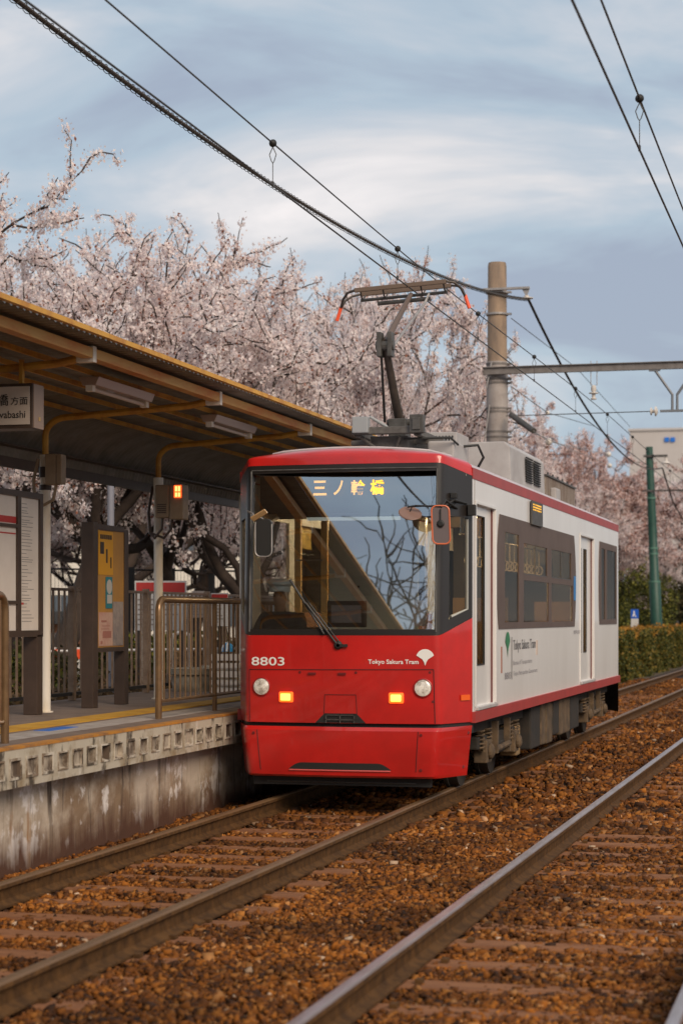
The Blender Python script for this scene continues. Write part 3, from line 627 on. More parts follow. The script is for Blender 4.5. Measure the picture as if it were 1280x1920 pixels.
# doors
def door(D, slits, nm='door'):
    mb = MB(); y0, y1, z0, z1 = D; x = SX-.035
    us = uniq([y0, y1], *[[s_[0], s_[1]] for s_ in slits]); vs = uniq([z0, z1], *[[s_[2], s_[3]] for s_ in slits])
    mb.grid(lambda u, v: (x, u, v), us, vs, slits); d = obj(nm, mb, M_white, tram, solid=.02)
    for s_ in slits:
        g_ = MB(); g_.box(x-.014, x-.010, s_[0]-.01, s_[1]+.01, s_[2]-.01, s_[3]+.01); obj('door_glass', g_, G_side, d)
        f_ = MB(); w_ = .012
        for q_ in ((s_[0], s_[0]+w_, s_[2], s_[3]), (s_[1]-w_, s_[1], s_[2], s_[3]), (s_[0]+w_, s_[1]-w_, s_[2], s_[2]+w_), (s_[0]+w_, s_[1]-w_, s_[3]-w_, s_[3])): f_.box(x-.008, x+.006, *q_)
        obj('glass_seal', f_, M_rubber, d)
    f_ = MB(); f_.box(SX-.033, SX-.02, y1-.03, y1-.004, z0, z1); obj('seal', f_, mat('door_seal_red', (.16, .05, .045), .6), d)
    f_ = MB(); f_.box(SX-.03, SX+.03, y0-.02, y1+.02, z0-.035, z0-.008); obj('step', f_, M_greyp, d, bevel=.004)
    f_ = MB(); 
    for q_ in ((y0-.05, y0-.01, z0, z1+.03), (y1+.01, y1+.05, z0, z1+.03), (y0-.01, y1+.01, z1+.002, z1+.03)): f_.box(SX, SX+.012, *q_)
    obj('door_frame', f_, M_white, d, bevel=.003)
door(D1, [(sy(894.5), sy(914), 1.20, 2.60)])
door(D2, [(sy(1088.5), sy(1093.5), 1.19, 2.54), (sy(1097.5), sy(1103), 1.19, 2.54)])
# big window band with bulging ends
P = [(sy(944.5), sy(971), 1.60, 2.50), (sy(980), sy(1024), 2.10, 2.43), (sy(980), sy(1027), 1.60, 2.04), (sy(1032), sy(1069), 2.10, 2.43), (sy(1032), sy(1072), 1.60, 2.04)]
us = uniq([WB[0]-.12, WB[1]+.12], *[[h[0], h[1]] for h in P]); vs = uniq(lin(1.535, 2.66, 12), *[[h[2], h[3]] for h in P])
ulo, uhi = us[0], us[-1]
def fband(u, v):
    b = 1-((v-2.05)/.6)**2
    if u == ulo: u = u+.06-.16*b
    if u == uhi: u = u-.04+.16*b
    return (SX+.008, u, v)
mb = MB(); mb.grid(fband, us, vs, P); band = obj('window_band', mb, M_band, tram, solid=.014)
for h in P: mb = MB(); mb.box(SX-.006, SX-.001, h[0]-.01, h[1]+.01, h[2]-.01, h[3]+.01); obj('window_pane', mb, G_side, band)
for a, b in ((P[1][0], P[1][1]), (P[3][0], P[3][1])):
    m_ = (a+b)/2; mb = MB(); mb.box(SX-.001, SX+.004, m_-.02, m_+.02, 2.11, 2.42); mb.box(SX-.001, SX+.004, a, b, 2.095, 2.115); obj('slider_frame', mb, M_dgrey, band)
us = uniq([RW[0]-.10, RW[1]+.04], [RW[0]+.1, RW[0]+.55, RW[0]+.75, RW[1]-.08]); vs = uniq(lin(1.55, 2.69, 10), [1.62, 2.6])
ul2 = us[0]
mb = MB(); mb.grid(lambda u, v: (SX+.008, u+(0 if u != ul2 else -.10*(1-((v-2.1)/.6)**2)+.03), v), us, vs, [(RW[0]+.1, RW[0]+.55, 1.62, 2.6), (RW[0]+.75, RW[1]-.08, 1.62, 2.6)]); b2 = obj('window_band', mb, M_band, tram, solid=.014)
for a, b in ((RW[0]+.1, RW[0]+.55), (RW[0]+.75, RW[1]-.08)): mb = MB(); mb.box(SX-.006, SX-.001, a-.01, b+.01, 1.61, 2.61); obj('window_pane', mb, G_side, b2)
# side destination display
yd0, yd1 = sy(992), sy(1012); mb = MB(); mb.box(SX+.009, SX+.03, yd0, yd1, 2.645, 2.90); dd = obj('side_display', mb, M_dgrey, tram, bevel=.004)
mb = MB()
rr = random.Random(3)
for i in range(7):
    for j in range(3): mb.box(SX+.031, SX+.034, yd0+.05+i*.085, yd0+.05+i*.085+rr.uniform(.03, .06), 2.80+.028*j, 2.80+.028*j+.015)
obj('display_text', mb, mat('side_led', (.9, .5, .05), .5, emit=((1, .5, .06), .5)), dd)
# side lettering and badges
sx_ = SX+.002; UY = (0, 1, 0); UZ = (0, 0, 1)
M_gleaf = mat('badge_green', (.035, .20, .09), .5); M_gtext = mat('grey_lettering', (.16, .15, .15), .5); M_gtextp = mat('pale_lettering', (.30, .28, .29), .5)
def ginkgo(par, c, ux, uz, r, m, nm):
    ux = Vector(ux); uz = Vector(uz); nrm = ux.cross(uz); pts = []
    for a in lin(-72, 72, 15): pts.append((math.sin(math.radians(a))*r, math.cos(math.radians(a))*r))
    pts += [(r*.62, .10*r), (r*.30, -.12*r), (r*.12, -.42*r), (0, -.80*r), (-r*.12, -.42*r), (-r*.30, -.12*r), (-r*.62, .10*r)]
    mb = MB(); P_ = [Vector(c)+ux*a+uz*b+nrm*.003 for a, b in pts]; cc = Vector(c)+uz*.3*r+nrm*.003
    mb.add(P_+[cc], [(i, (i+1) % len(P_), len(P_)) for i in range(len(P_))]); return obj(nm, mb, m, par)
yl = sy(950.5); ginkgo(tram, (sx_, yl, 1.36), UY, UZ, .145, M_gleaf, 'leaf_emblem')
mb = MB(); mb.box(sx_, sx_+.002, sy(958), sy(958)+.025, 1.02, 1.45); obj('emblem_bar', mb, M_gtext, tram)
text('lettering', 'Tokyo Sakura Tram', M_gtext, tram, (sx_, sy(961), 1.285), UY, UZ, w=sy(1003)-sy(961), h=.135, bold=.006)
text('lettering', 'Bureau of Transportation', M_gtextp, tram, (sx_, sy(961), 1.15), UY, UZ, w=sy(996)-sy(961), h=.058)
text('lettering', 'Tokyo Metropolitan Government', M_gtextp, tram, (sx_, sy(961), 1.04), UY, UZ, w=sy(1006)-sy(961), h=.058)
text('lettering', '8803', M_gtextp, tram, (sx_, sy(945), 1.03), UY, UZ, w=sy(957)-sy(945), h=.07)
text('lettering', '優先席', M_gtextp, tram, (sx_, sy(1074), 1.44), UY, UZ, w=sy(1086)-sy(1074), h=.05)
mb = MB(); mb.box(SX, SX+.003, sy(1004), sy(1004)+.12, 1.24, 1.40); obj('sticker', mb, mat('sticker_cream', (.62, .5, .42), .5), tram)
mb = MB(); mb.box(SX, SX+.003, sy(938.5), sy(938.5)+.06, 1.10, 1.36); obj('sticker', mb, mat('sticker_rust', (.35, .12, .07), .5), tram)
mb = MB(); mb.box(SX+.009, SX+.012, sy(1073.5), sy(1077), 1.86, 2.16); obj('sticker', mb, mat('sticker_blue', (.02, .20, .50), .5), tram)
# cut lines on the body: handrail by the door
mb = MB(); mb.box(SX, SX+.004, sy(877+12)-.01, sy(889)+.005, .80, 2.91); obj('body_joint', mb, mat('joint_grey', (.35, .33, .32), .5), tram)
mb = MB(); p = fplan(1.62, .90); q = fplan(1.90, .90); mb.poly([p+Vector((.004, -.004, 0)), q+Vector((.004, -.004, 0)), q+Vector((.004, -.004, .05)), p+Vector((.004, -.004, .05))], Vector((.006, -.004, 0))); obj('side_reflector', mb, M_orange, tram)

# front details
def on(t, z, d=0): p = fplan(t, z); n_ = (fplan(t+.02, z)-fplan(t-.02, z)); n_ = Vector((n_.y, -n_.x, 0)).normalized(); return p+n_*d, n_
mb = MB(); J = .0022
def seam(a, b, wd=.008):
    pts = [fplan(a[0]+(b[0]-a[0])*k, a[1]+(b[1]-a[1])*k)+Vector((0, -J, 0)) for k in lin(0, 1, 12)]
    mb.tube(pts, wd/2, 4)
seam((-.97, 1.175), (.94, 1.185)); seam((.94, 1.185), (.955, .705)); seam((-.97, 1.175), (-.97, .705), .006)
seam((-.16, .955), (.16, .955), .006); seam((-.16, .955), (-.17, .785), .006); seam((.16, .955), (.17, .785), .006); seam((-.17, .785), (.17, .785), .006)
obj('panel_seam', mb, mat('seam_dark', (.06, .008, .008), .6), tram)
mb = MB()
for t, z in ((-.42, 1.155), (.16, 1.155), (.90, 1.16), (.93, .90)): p, n_ = on(t, z); mb.lathe(p-n_*.004, [(0, .014), (.008, .012)], 10, n_)
for t in (-.29, .02): p, n_ = on(t, 1.145); mb.frame_box(p, Vector((.07, 0, 0)), n_*.03, Vector((0, 0, .018)))
obj('panel_catch', mb, mat('catch_dark_red', (.14, .01, .01), .5), tram)
# trapezoid coupler opening with grille
mb = MB()
mb.add([fplan(t, z)+Vector((0, -.0035, 0)) for t, z in ((-.26, .702), (.26, .702), (.17, .783), (-.17, .783))], [(0, 1, 2, 3)]); op = obj('coupler_opening', mb, M_rubber, tram)
mb = MB()
for t0, t1, z0, z1 in ((-.15, .15, .770, .776), (-.15, .15, .728, .735), (-.005, .005, .702, .776), (-.15, -.14, .702, .776), (.14, .15, .702, .776)):
    a = fplan(t0, z0); b = fplan(t1, z1); mb.box(a.x, b.x, TY-.010, TY-.0045, z0, z1)
obj('grille', mb, M_dgrey, op)
# headlights and marker lamps
for s in (-1, 1):
    t = s*.83; p, n_ = on(t, 1.02); mb = MB(); mb.lathe(p-n_*.03, [(0, .090), (.036, .088), (.040, .080), (.030, .078)], 24, n_); h = obj('headlight', mb, M_chrome if s == 9 else mat('bezel_red', (.35, .012, .01), .35), tram, smooth=True)
    mb = MB(); mb.lathe(p+n_*.0, [(0, .076), (.012, .072), (.022, .052), (.026, .02), (.027, .001)], 24, n_); obj('lens', mb, M_head, h, smooth=True)
    t = s*.565; p, n_ = on(t, .93); mb = MB(); ux = Vector((0, 0, 1)).cross(n_)*-1
    mb.frame_box(p, ux*.135, n_*.03, Vector((0, 0, .095))); b_ = obj('marker_lamp', mb, mat('lamp_base', (.8, .10, .02), .4, emit=((1, .12, .01), 1.2)), tram, bevel=.014, smooth=True)
    mb = MB(); mb.frame_box(p+n_*.022, ux*.095, n_*.02, Vector((0, 0, .062))); obj('lens', mb, M_lamp, b_, bevel=.018, smooth=True)
# number, name and emblem
def front_text(body, t0, z, w_, h_, bold, sp=1):
    a = fplan(t0, z); b = fplan(t0+w_/.9, z); ux = (b-a).normalized(); off_ = Vector((ux.y, -ux.x, 0))*.0035
    text('lettering', body, M_text, tram, a+off_, ux, UZ, w=w_, h=h_, bold=bold, spacing=sp)
front_text('8803', -.935, 1.213, .32, .078, .012); front_text('Tokyo Sakura Tram', .285, 1.222, .455, .052, .018)
p, n_ = on(.855, 1.285, .002); ginkgo(tram, p, n_.cross(Vector((0, 0, -1))), UZ, .082, M_text, 'front_emblem')
# bumper
def f_bump(t, v):
    z = .215+(.668-.215)*v; p = fplan(t, 1.0); k = 1-.045*(1-v); x = TX+(p.x-TX)*k
    o_ = .03+.03*math.sin(min(1, v/.9)*PI*.5)
    if v > .93: o_ -= .03*(v-.93)/.07
    if v < .04: o_ -= .02
    a = abs(t); o_ *= 1 if a < 1.2 else max(.2, 1-(a-1.2)*.9)
    y = p.y-o_
    return Vector((x, y, z))
mb = MB(); VB = uniq(lin(0, 1, 14), [.04, .93, .13, .235]); UB = uniq(TF, [-.52, -.46, .46, .52])
hb = [(-.44, .44, .13, .235), (-.52, -.44, .13, .16), (.44, .52, .13, .16)]
mb.grid(f_bump, UB, VB); bp = obj('bumper', mb, M_red, tram, smooth=True, solid=.02)
mb = MB()
def slot(t, v):
    k = min(1, (.55-abs(t))/.15); k = max(0, k); tp = .155+.135*math.sin(k*PI/2)
    return f_bump(t, .155+(tp-.155)*v)+Vector((0, -.0025, 0))
mb.grid(slot, lin(-.55, .55, 45), [0, .5, 1]); obj('painted_slot', mb, M_rubber, bp)  # no hole cut: a dark skin paints the recess shade onto the bumper
mb = MB(); mb.tube([f_bump(t, .138)+Vector((0, -.004, 0)) for t in lin(-.54, .54, 15)], .008, 6); obj('slot_lip', mb, mat('lip_pink', (.60, .10, .09), .3), bp, smooth=True)
mb = MB(); mb.tube([f_bump(.80, v)+Vector((0, -.001, 0)) for v in lin(.02, .93, 8)], .004, 4); mb.tube([f_bump(-.86, v)+Vector((0, -.001, 0)) for v in lin(.02, .93, 8)], .004, 4); obj('bumper_seam', mb, mat('seam_dark', (.06, .008, .008), .6), bp)
mb = MB()
for t, v in ((.83, .86), (.85, .17), (1.9, .86), (1.85, .18), (-.90, .86)):
    mb = MB(); p = f_bump(t, v); mb.lathe(p+Vector((0, .004, 0)), [(0, .015), (.012, .012)], 8, (.3 if t > 1 else 0, -1, 0)); obj('bumper_bolt', mb, mat('catch_dark_red', (.14, .01, .01), .5), bp)
mb = MB(); mb.grid(lambda t, z: fplan(t, 1)*1+Vector((0, .05, z-1)), TF, [.60, .74]); obj('gap_backing', mb, M_rubber, tram)
mb = MB(); mb.box(TX-.85, TX+.80, TY+.14, TY+.20, .13, .21); obj('lifeguard_bar', mb, M_rubber, tram)
mb = MB(); mb.tube([(TX-.72, TY+.135, .16), (TX+.66, TY+.135, .16)], .006, 6); obj('lifeguard_edge', mb, mat('worn_edge', (.12, .12, .11), .4, metal=.4), tram)
# wiper
mb = MB(); w0 = on(-.02, 1.40, .02)[0]; w1 = on(-.35, 1.78, .035)[0]; mb.tube([w0, w1], .010, 6); mb.tube([w0+Vector((.03, 0, .01)), w1+Vector((.03, 0, 0))], .006, 6); wi = obj('wiper', mb, M_rubber, tram, smooth=True)
mb = MB(); mb.tube([on(-.16, 1.50, .022)[0], on(-.52, 1.99, .022)[0]], .010, 6); obj('blade', mb, M_rubber, wi)
mb = MB(); mb.lathe(on(-.02, 1.40, 0)[0], [(0, .04), (.02, .035), (.03, .02)], 12, (0, -1, 0)); mb.box(w0.x-.01, w0.x+.09, w0.y-.01, w0.y+.01, 1.385, 1.41); obj('pivot', mb, M_rubber, wi)
# mirrors
def rrect(c, ux, uz, w_, h_, r, ext):
    pts = []
    for (sx2, sz2, a0) in ((1, 1, 0), (-1, 1, 90), (-1, -1, 180), (1, -1, 270)):
        for a in lin(a0, a0+90, 5): pts.append(Vector(c)+Vector(ux)*(sx2*(w_/2-r)+r*math.cos(math.radians(a)))+Vector(uz)*(sz2*(h_/2-r)+r*math.sin(math.radians(a))))
    m_ = MB(); m_.poly(pts, ext); return m_, pts
mc = at(826, 984, Y=17.0); ux = Vector((.985, .17, 0)); uz = Vector((-.04, 0, 1)).normalized()
m_, pts = rrect(mc, ux, uz, .155, .335, .045, Vector((-.03, .10, 0))*.5); mr_ = obj('mirror', m_, mat('mirror_back', (.13, .10, .10), .45), tram, bevel=.004)
m_ = MB(); m_.tube(pts+[pts[0]], .008, 6, False); obj('rim', m_, mat('rim_orange', (.62, .15, .06), .4), mr_, smooth=True)
m_ = MB(); m_.lathe(mc+Vector((0, -.012, .01)), [(0, .035), (.012, .02)], 12, (0, -1, 0)); m_.tube([mc+Vector((0, -.014, .01)), mc+Vector((.0, -.014, .14))], .006, 6)
m_.tube([mc+Vector((0, 0, .15)), mc+Vector((.02, .1, .22)), fplan(1.5, 2.63)], .011, 6); m_.tube([mc+Vector((0, 0, .16)), mc+Vector((-.22, -.02, .17)), mc+Vector((-.30, 0, .16))], .009, 6)
m_.tube([fplan(1.05, 2.62)+Vector((0, -.02, 0)), fplan(1.35, 2.70)+Vector((.02, -.03, 0)), fplan(1.8, 2.68)], .012, 6); m_.tube([fplan(1.15, 2.60)+Vector((0, -.05, 0)), fplan(1.45, 2.68)], .008, 6)
obj('bracket', m_, M_rubber, mr_, smooth=True)
m_ = MB(); p = fplan(1.9, 2.62); m_.frame_box(p+Vector((.03, -.03, 0)), Vector((.07, 0, 0)), Vector((0, .07, 0)), Vector((0, 0, .10))); m_.frame_box(fplan(1.35, 2.74)+Vector((.02, -.02, 0)), Vector((.06, 0, 0)), Vector((0, .05, 0)), Vector((0, 0, .05))); obj('clamp', m_, M_rubber, mr_, bevel=.006)
c_ = at(768, 966, Y=17.0); m_ = MB(); m_.lathe(c_, [(0, .012), (.008, .095), (.02, .105), (.028, .098)], 20, (.25, -.55, .8)); m2 = obj('mirror', m_, mat('mirror_brown', (.22, .13, .10), .4), tram, smooth=True)
m_ = MB(); m_.tube([c_+Vector((0, 0, .03)), c_+Vector((.02, 0, .075)), mc+Vector((-.02, 0, .17))], .007, 6); obj('bracket', m_, M_rubber, m2)
lm = at(494, 1008, Y=17.05); m_, pts = rrect(lm, (1, 0, 0), UZ, .155, .34, .05, Vector((0, .05, 0))); m3 = obj('mirror', m_, M_rubber, tram, bevel=.004)
m_ = MB(); m_.tube(pts[8:]+[pts[0]], .006, 6, False); m_.tube([lm+Vector((-.08, 0, .17)), lm+Vector((-.11, .03, .22)), fplan(-1.05, 2.62)], .008, 6); obj('rim', m_, M_clamp, m3)
m_ = MB(); a_ = at(472, 974, Y=17.04); b_ = at(499, 958, Y=17.02); m_.bar(a_, b_, .05, .018, up=(0, .7, .7)); obj('mirror', m_, mat('mirror_brass', (.45, .28, .13), .4), tram, bevel=.005)

# destination display behind the glass
hd = MB(); hd.grid(lambda t, z: fplan(t, z)+Vector((0, .24, 0)), lin(-.95, .95, 21), [2.60, 2.70, 2.99]); hdr = obj('cab_header', hd, M_black, tram)
for ch, x0, x1 in (('三', 587, 612), ('ノ', 625, 643), ('輪', 658, 684), ('橋', 694, 720)):
    a = at(x0, 927, Y=17.36); b = at(x1, 927, Y=17.36); text('destination_text', ch, M_led, tram, (a.x, 17.36, 2.76), (1, 0, 0), UZ, w=b.x-a.x, h=.135, bold=.022)
# cab and saloon inside
mb = MB(); mb.box(SL+.04, SX-.04, 17.72, YB-.1, .745, .80); obj('floor', mb, M_interior, tram)
mb = MB(); mb.box(SL+.04, SX-.04, TY+.45, YB-.1, 2.93, 2.95); obj('ceiling', mb, mat('ceiling_cream', (.5, .45, .36), .7), tram)
mb = MB(); mb.box(-4.95, -4.06, 18.75, 18.79, .8, 2.62); pt = obj('cab_partition', mb, M_partition, tram)
mb = MB(); mb.box(-4.72, -4.52, 18.742, 18.748, 1.86, 2.06); obj('hatch', mb, mat('hatch_grey', (.58, .62, .55), .5), pt, bevel=.003); mb = MB(); mb.box(-4.66, -4.64, 18.735, 18.74, 1.94, 1.96); obj('lock', mb, M_rubber, pt)
mb = MB(); mb.box(SL+.04, SX-.04, 18.76, 18.80, 2.62, 2.93); obj('partition_header', mb, M_interior, tram)
for x in (-5.27, -5.0): mb = MB(); mb.box(x-.03, x+.03, 18.74, 18.80, .8, 2.62); obj('cab_pillar', mb, mat('pillar_yellow', (.90, .55, .20), .5), tram)
mb = MB(); mb.box(-5.25, -4.98, 18.6, 18.62, 2.20, 2.215); obj('cab_rail', mb, M_chrome, tram)
mb = MB(); mb.box(-5.15, -5.04, 19.6, 19.63, 1.0, 1.95); obj('notice', mb, M_dgrey, tram); mb = MB(); mb.box(-5.14, -5.09, 19.59, 19.598, 1.96, 2.06); obj('notice', mb, M_orange, tram)
for y in (19.0, 22.9): mb = MB(); mb.box(SL+.05, SL+.5, y, y+2.9, .8, 1.25); mb.box(SL+.05, SL+.13, y, y+2.9, 1.25, 1.7); obj('bench_seat', mb, mat('seat_brown', (.22, .10, .06), .8), tram)
mb = MB(); mb.box(SX-.5, SX-.05, 20.2, 25.2, .8, 1.22); mb.box(SX-.13, SX-.05, 20.2, 25.2, 1.22, 1.55); obj('bench_seat', mb, mat('seat_brown', (.22, .10, .06), .8), tram)
mb = MB(); mb.box(SL+.04, -4.85, 27.7, 27.76, .8, 2.93); mb.box(-4.05, SX-.04, 27.7, 27.76, .8, 2.93); mb.box(-4.85, -4.05, 27.7, 27.76, 2.4, 2.93); mb.box(-4.85, -4.05, 27.7, 27.76, .8, 1.5); obj('rear_partition', mb, mat('partition_dark', (.045, .04, .035), .5), tram)
mb = MB(); mb.box(SL+.04, SX-.04, 28.9, 28.94, .8, 2.93); obj('rear_cab_wall', mb, M_interior, tram)
for y in (19.9, 25.3, 26.2):
    mb = MB(); mb.box(SX-.62, SX-.05, y-.015, y+.015, .8, 1.85); obj('draught_screen', mb, mat('screen_tan', (.30, .20, .11), .5), tram)
for k in range(16):
    y = 20.3+.32*k; mb = MB(); mb.tube([(-3.85, y, 2.5), (-3.85, y, 2.30)], .009, 5); mb.tube([Vector((-3.85+.045*math.cos(a), y, 2.245+.055*math.sin(a))) for a in lin(0, 2*PI, 13)], .009, 5, False); obj('hand_strap', mb, mat('strap_cream', (.70, .64, .50), .5), tram)
mb = MB(); mb.tube([(-3.85, 19.8, 2.5), (-3.85, 26.2, 2.5)], .014, 8); obj('strap_rail', mb, M_chrome, tram)
for k in range(5):
    y = 20.9+1.0*k; mb = MB(); mb.box(-4.06, -4.055, y, y+.5, 2.55, 2.82); mb.box(-3.58, -3.45, y, y+.7, 2.60, 2.9); obj('advert_card', mb, mat(('card_blue', 'card_yellow', 'card_white')[k % 3], ((.10, .16, .30), (.62, .40, .08), (.60, .58, .52))[k % 3], .5), tram)
for x in (-5.2, -3.65):
    for y in (20.5, 22.5, 24.5): mb = MB(); mb.tube([(x, y, .8), (x, y, 2.93)], .016, 8); obj('grab_pole', mb, M_chrome, tram)
mb = MB(); mb.box(TX-.10, TX+.10, 18.9, 28, 2.895, 2.925); obj('ceiling_light', mb, M_saloonlight, tram)
mb = MB(); mb.box(TX-.80, TX+.74, TY+.24, TY+.55, .8, 1.50); mb.box(TX-.70, TX-.25, TY+.30, TY+.50, 1.50, 1.56); obj('driver_console', mb, M_console, tram, bevel=.02)
mb = MB(); mb.box(-4.62, -4.26, TY+.30, TY+.36, 1.56, 1.80); sc_ = obj('cab_screen', mb, M_console, tram, bevel=.01); mb = MB(); mb.box(-4.58, -4.30, TY+.290, TY+.298, 1.60, 1.76); obj('screen_back', mb, mat('screen_grey', (.26, .25, .28), .4), sc_)
mb = MB(); mb.box(TX-.42, TX+.45, TY+.40, TY+.46, 2.54, 2.57); obj('cab_lamp', mb, mat('cab_lamp_lit', (.9, .9, .85), .5, emit=((.9, 1, .92), .25)), tram)
mb = MB(); mb.box(-3.82, -3.70, TY+.27, TY+.28, 1.57, 1.80); obj('paper_notice', mb, M_paper, tram)

# underframe
mb = MB(); mb.box(TX-.95, TX+.95, 17.75, 29.2, .55, .74); obj('underframe', mb, M_under, tram)
def under(px0, px1, z0, m, x1=SX-.06, x0=-4.0, z1=.66):
    m_ = MB(); m_.box(x0, x1, sy(px0), sy(px1), z0, z1); return obj('equipment_box', m_, m, tram, bevel=.02)
under(1024, 1032, .20, M_brownbox); under(1034, 1044.5, .19, M_brownbox); under(1058, 1076.5, .23, M_brownbox); under(1077.5, 1093, .24, M_under); under(1005, 1022, .20, M_under); under(1046, 1057, .26, M_under); 
under(888, 894.5, .24, mat('dusty_step', (.20, .165, .13), .8), SX-.12, -3.7); under(985, 992, .18, mat('tan_plate', (.26, .16, .07), .8), SX-.10, -3.6, .5)
def bogie(yc):
    bo = MB()
    for s in (-1, 1): x = TX+s*.93; bo.box(x-.05, x+.05, yc-1.15, yc+1.15, .38, .50); bo.box(x-.06, x+.06, yc-.35, yc+.35, .28, .40)
    bo.box(TX-.9, TX+.9, yc-.2, yc+.2, .33, .52); b_ = obj('bogie', bo, M_under, tram, bevel=.015)
    for dy in (-.82, .82):
        for s in (-1, 1):
            m_ = MB(); x = TX+s*.6875; m_.lathe((x-.06, yc+dy, .33), [(0, .25), (.001, .345), (.035, .345), (.036, .325), (.13, .325), (.131, .25)], 28, (1, 0, 0)); obj('wheel', m_, M_under, b_, smooth=True)
        m_ = MB(); m_.box(TX+.90, TX+1.03, yc+dy-.13, yc+dy+.13, .24, .46); m_.lathe((TX+1.03, yc+dy, .35), [(0, .08), (.03, .075), (.05, .04)], 14, (1, 0, 0)); obj('axle_box', m_, M_brownbox, b_, bevel=.012)
        for q_ in (-.20, .20):
            m_ = MB(); pts = [Vector((TX+.97+.045*math.cos(a), yc+dy+q_+.045*math.sin(a), .36+.20*a/(2*PI*5))) for a in lin(0, 2*PI*5, 61)]; m_.tube(pts, .011, 5); obj('spring', m_, M_brownbox, b_, smooth=True)
    m_ = MB(); m_.box(TX+.98, TX+1.04, yc-.42, yc-.34, .30, .62); m_.box(TX+.98, TX+1.04, yc+.30, yc+.36, .28, .62); m_.tube([(TX+1.02, yc-.38, .34), (TX+1.03, yc+.32, .36)], .03, 8); obj('damper', m_, M_brownbox, b_)
bogie(19.75); bogie(27.3)

# roof equipment
def rbox(nm, x0, x1, y0, y1, z0, z1, m, bv=.02): m_ = MB(); m_.box(x0, x1, y0, y1, z0, z1); return obj(nm, m_, m, tram, bevel=bv)
yA = at(956, 900, X=-3.75).y; yB = at(1020, 900, X=-3.75).y
m_ = MB(); m_.poly([(-5.0, yA, 3.12), (-3.74, yA, 3.12), (-3.76, yA, 3.60), (-3.82, yA, 3.66), (-4.95, yA, 3.66), (-5.0, yA, 3.6)], (0, yB-yA, 0)); ac = obj('air_conditioner', m_, M_greyp, tram, bevel=.012)
for k in range(2):
    m_ = MB(); ya = yA+1.05+k*.62
    for r in range(11): m_.box(-3.745, -3.728, ya, ya+.5, 3.27+.028*r, 3.284+.028*r)
    obj('vent', m_, M_rubber, ac)
yC, yD = at(1023, 900, X=-3.78).y, at(1077, 900, X=-3.78).y
m_ = MB(); m_.box(-5.0, -3.78, yC, yD, 3.12, 3.47); bx_ = obj('resistor_box', m_, M_rustbox, tram, bevel=.01)
m_ = MB(); m_.box(-5.02, -3.76, yC-.02, yD+.02, 3.47, 3.49)
for k in range(6): m_.box(-3.80, -3.78, yC+.2+k*.45, yC+.23+k*.45, 3.49, 3.53)
obj('lid', m_, M_dgrey, bx_); m_ = MB(); m_.box(-3.78, -3.70, yC+.35, yC+.75, 3.16, 3.34); obj('cover', m_, M_greyp, bx_, bevel=.02)
rbox('arrester_box', -4.10, -3.83, 19.4, 20.1, 3.20, 3.42, M_greyp)
m_ = MB(); m_.tube([(-3.85, 19.9, 3.40), (-3.70, 20.0, 3.42), (-3.66, 20.1, 3.30), (-3.74, 20.2, 3.20)], .014, 8); obj('roof_cable', m_, M_rubber, tram, smooth=True); m_ = MB(); m_.tube([(-4.3, 19.2, 3.43), (-3.85, 19.3, 3.44), (-3.8, 19.45, 3.38)], .012, 8); obj('roof_cable', m_, M_rubber, tram, smooth=True)
for k in range(5): m_ = MB(); x = -4.86+.17*k; m_.lathe((x, 18.75+.1*(k % 2), zroof(x-TX)-.01), [(0, .03), (.05, .03), (.06, .045), (.09, .02)], 8); m_.tube([(x, 18.8, 3.24), (x+.06, 19.0, 3.27), (x+.12, 19.1, 3.20)], .012, 6); obj('cable_clamp', m_, M_dgrey, tram)
m_ = MB(); m_.box(-4.38, -4.04, 20.6, 21.3, 3.22, 3.62); fb = obj('filter_box', m_, M_greyp, tram, bevel=.01)
m_ = MB()
for k in range(9): m_.box(-4.37+.035*k, -4.357+.035*k, 20.585, 20.597, 3.45, 3.58)
obj('vent', m_, M_rubber, fb)
for (x, y) in ((-5.0, 18.5), (-4.70, 19.3), (-4.14, 19.3), (-4.98, 20.4), (-3.86, 18.9), (-4.14, 20.5)):
    m_ = MB(); m_.lathe((x, y, zroof(x-TX)-.02), [(0, .09), (.02, .09), (.03, .05), (.045, .085), (.055, .05), (.07, .08), (.08, .045), (.12, .045)], 16); obj('roof_insulator', m_, M_greyp, tram, smooth=True)

# pantograph
pg = MB(); zb = 3.47
pg.box(TX-.38, TX+.33, 19.05, 19.15, zb, zb+.07); pg.box(TX-.38, TX+.33, 20.6, 20.7, zb, zb+.06); pg.box(TX-.36, TX-.29, 19.1, 20.7, zb-.02, zb+.04); pg.box(TX+.24, TX+.31, 19.1, 20.7, zb-.02, zb+.04); pg.box(TX-.22, TX+.16, 19.2, 20.4, zb-.14, zb-.01); pg.box(TX-.50, TX+.46, 19.5, 19.56, zb-.07, zb-.02); pg.tube([(TX-.30, 19.12, zb-.02), (TX-.1, 19.2, zb-.18)], .018, 6); pg.tube([(TX+.10, 19.12, zb-.02), (TX+.02, 19.2, zb-.18)], .018, 6)
pan = obj('pantograph', pg, mat('panto_base', (.13, .12, .11), .6, c2=(.07, .06, .055), scale=12), tram, bevel=.008)
def sub(nm, m_, m, **k): return obj(nm, m_, m, pan, **k)
m_ = MB(); m_.box(TX-.36, TX-.20, 18.99, 19.10, zb+.01, zb+.17); m_.tube([(TX-.21, 19.12, zb+.18), (TX-.05, 19.2, zb+.08)], .018, 6); sub('spring_box', m_, mat('box_bluegrey', (.30, .31, .32), .5), bevel=.01)
m_ = MB(); m_.box(TX+.22, TX+.36, 19.0, 19.1, zb, zb+.18); m_.box(TX+.25, TX+.33, 18.98, 19.0, zb+.03, zb+.15); sub('latch', m_, M_dgrey, bevel=.006)
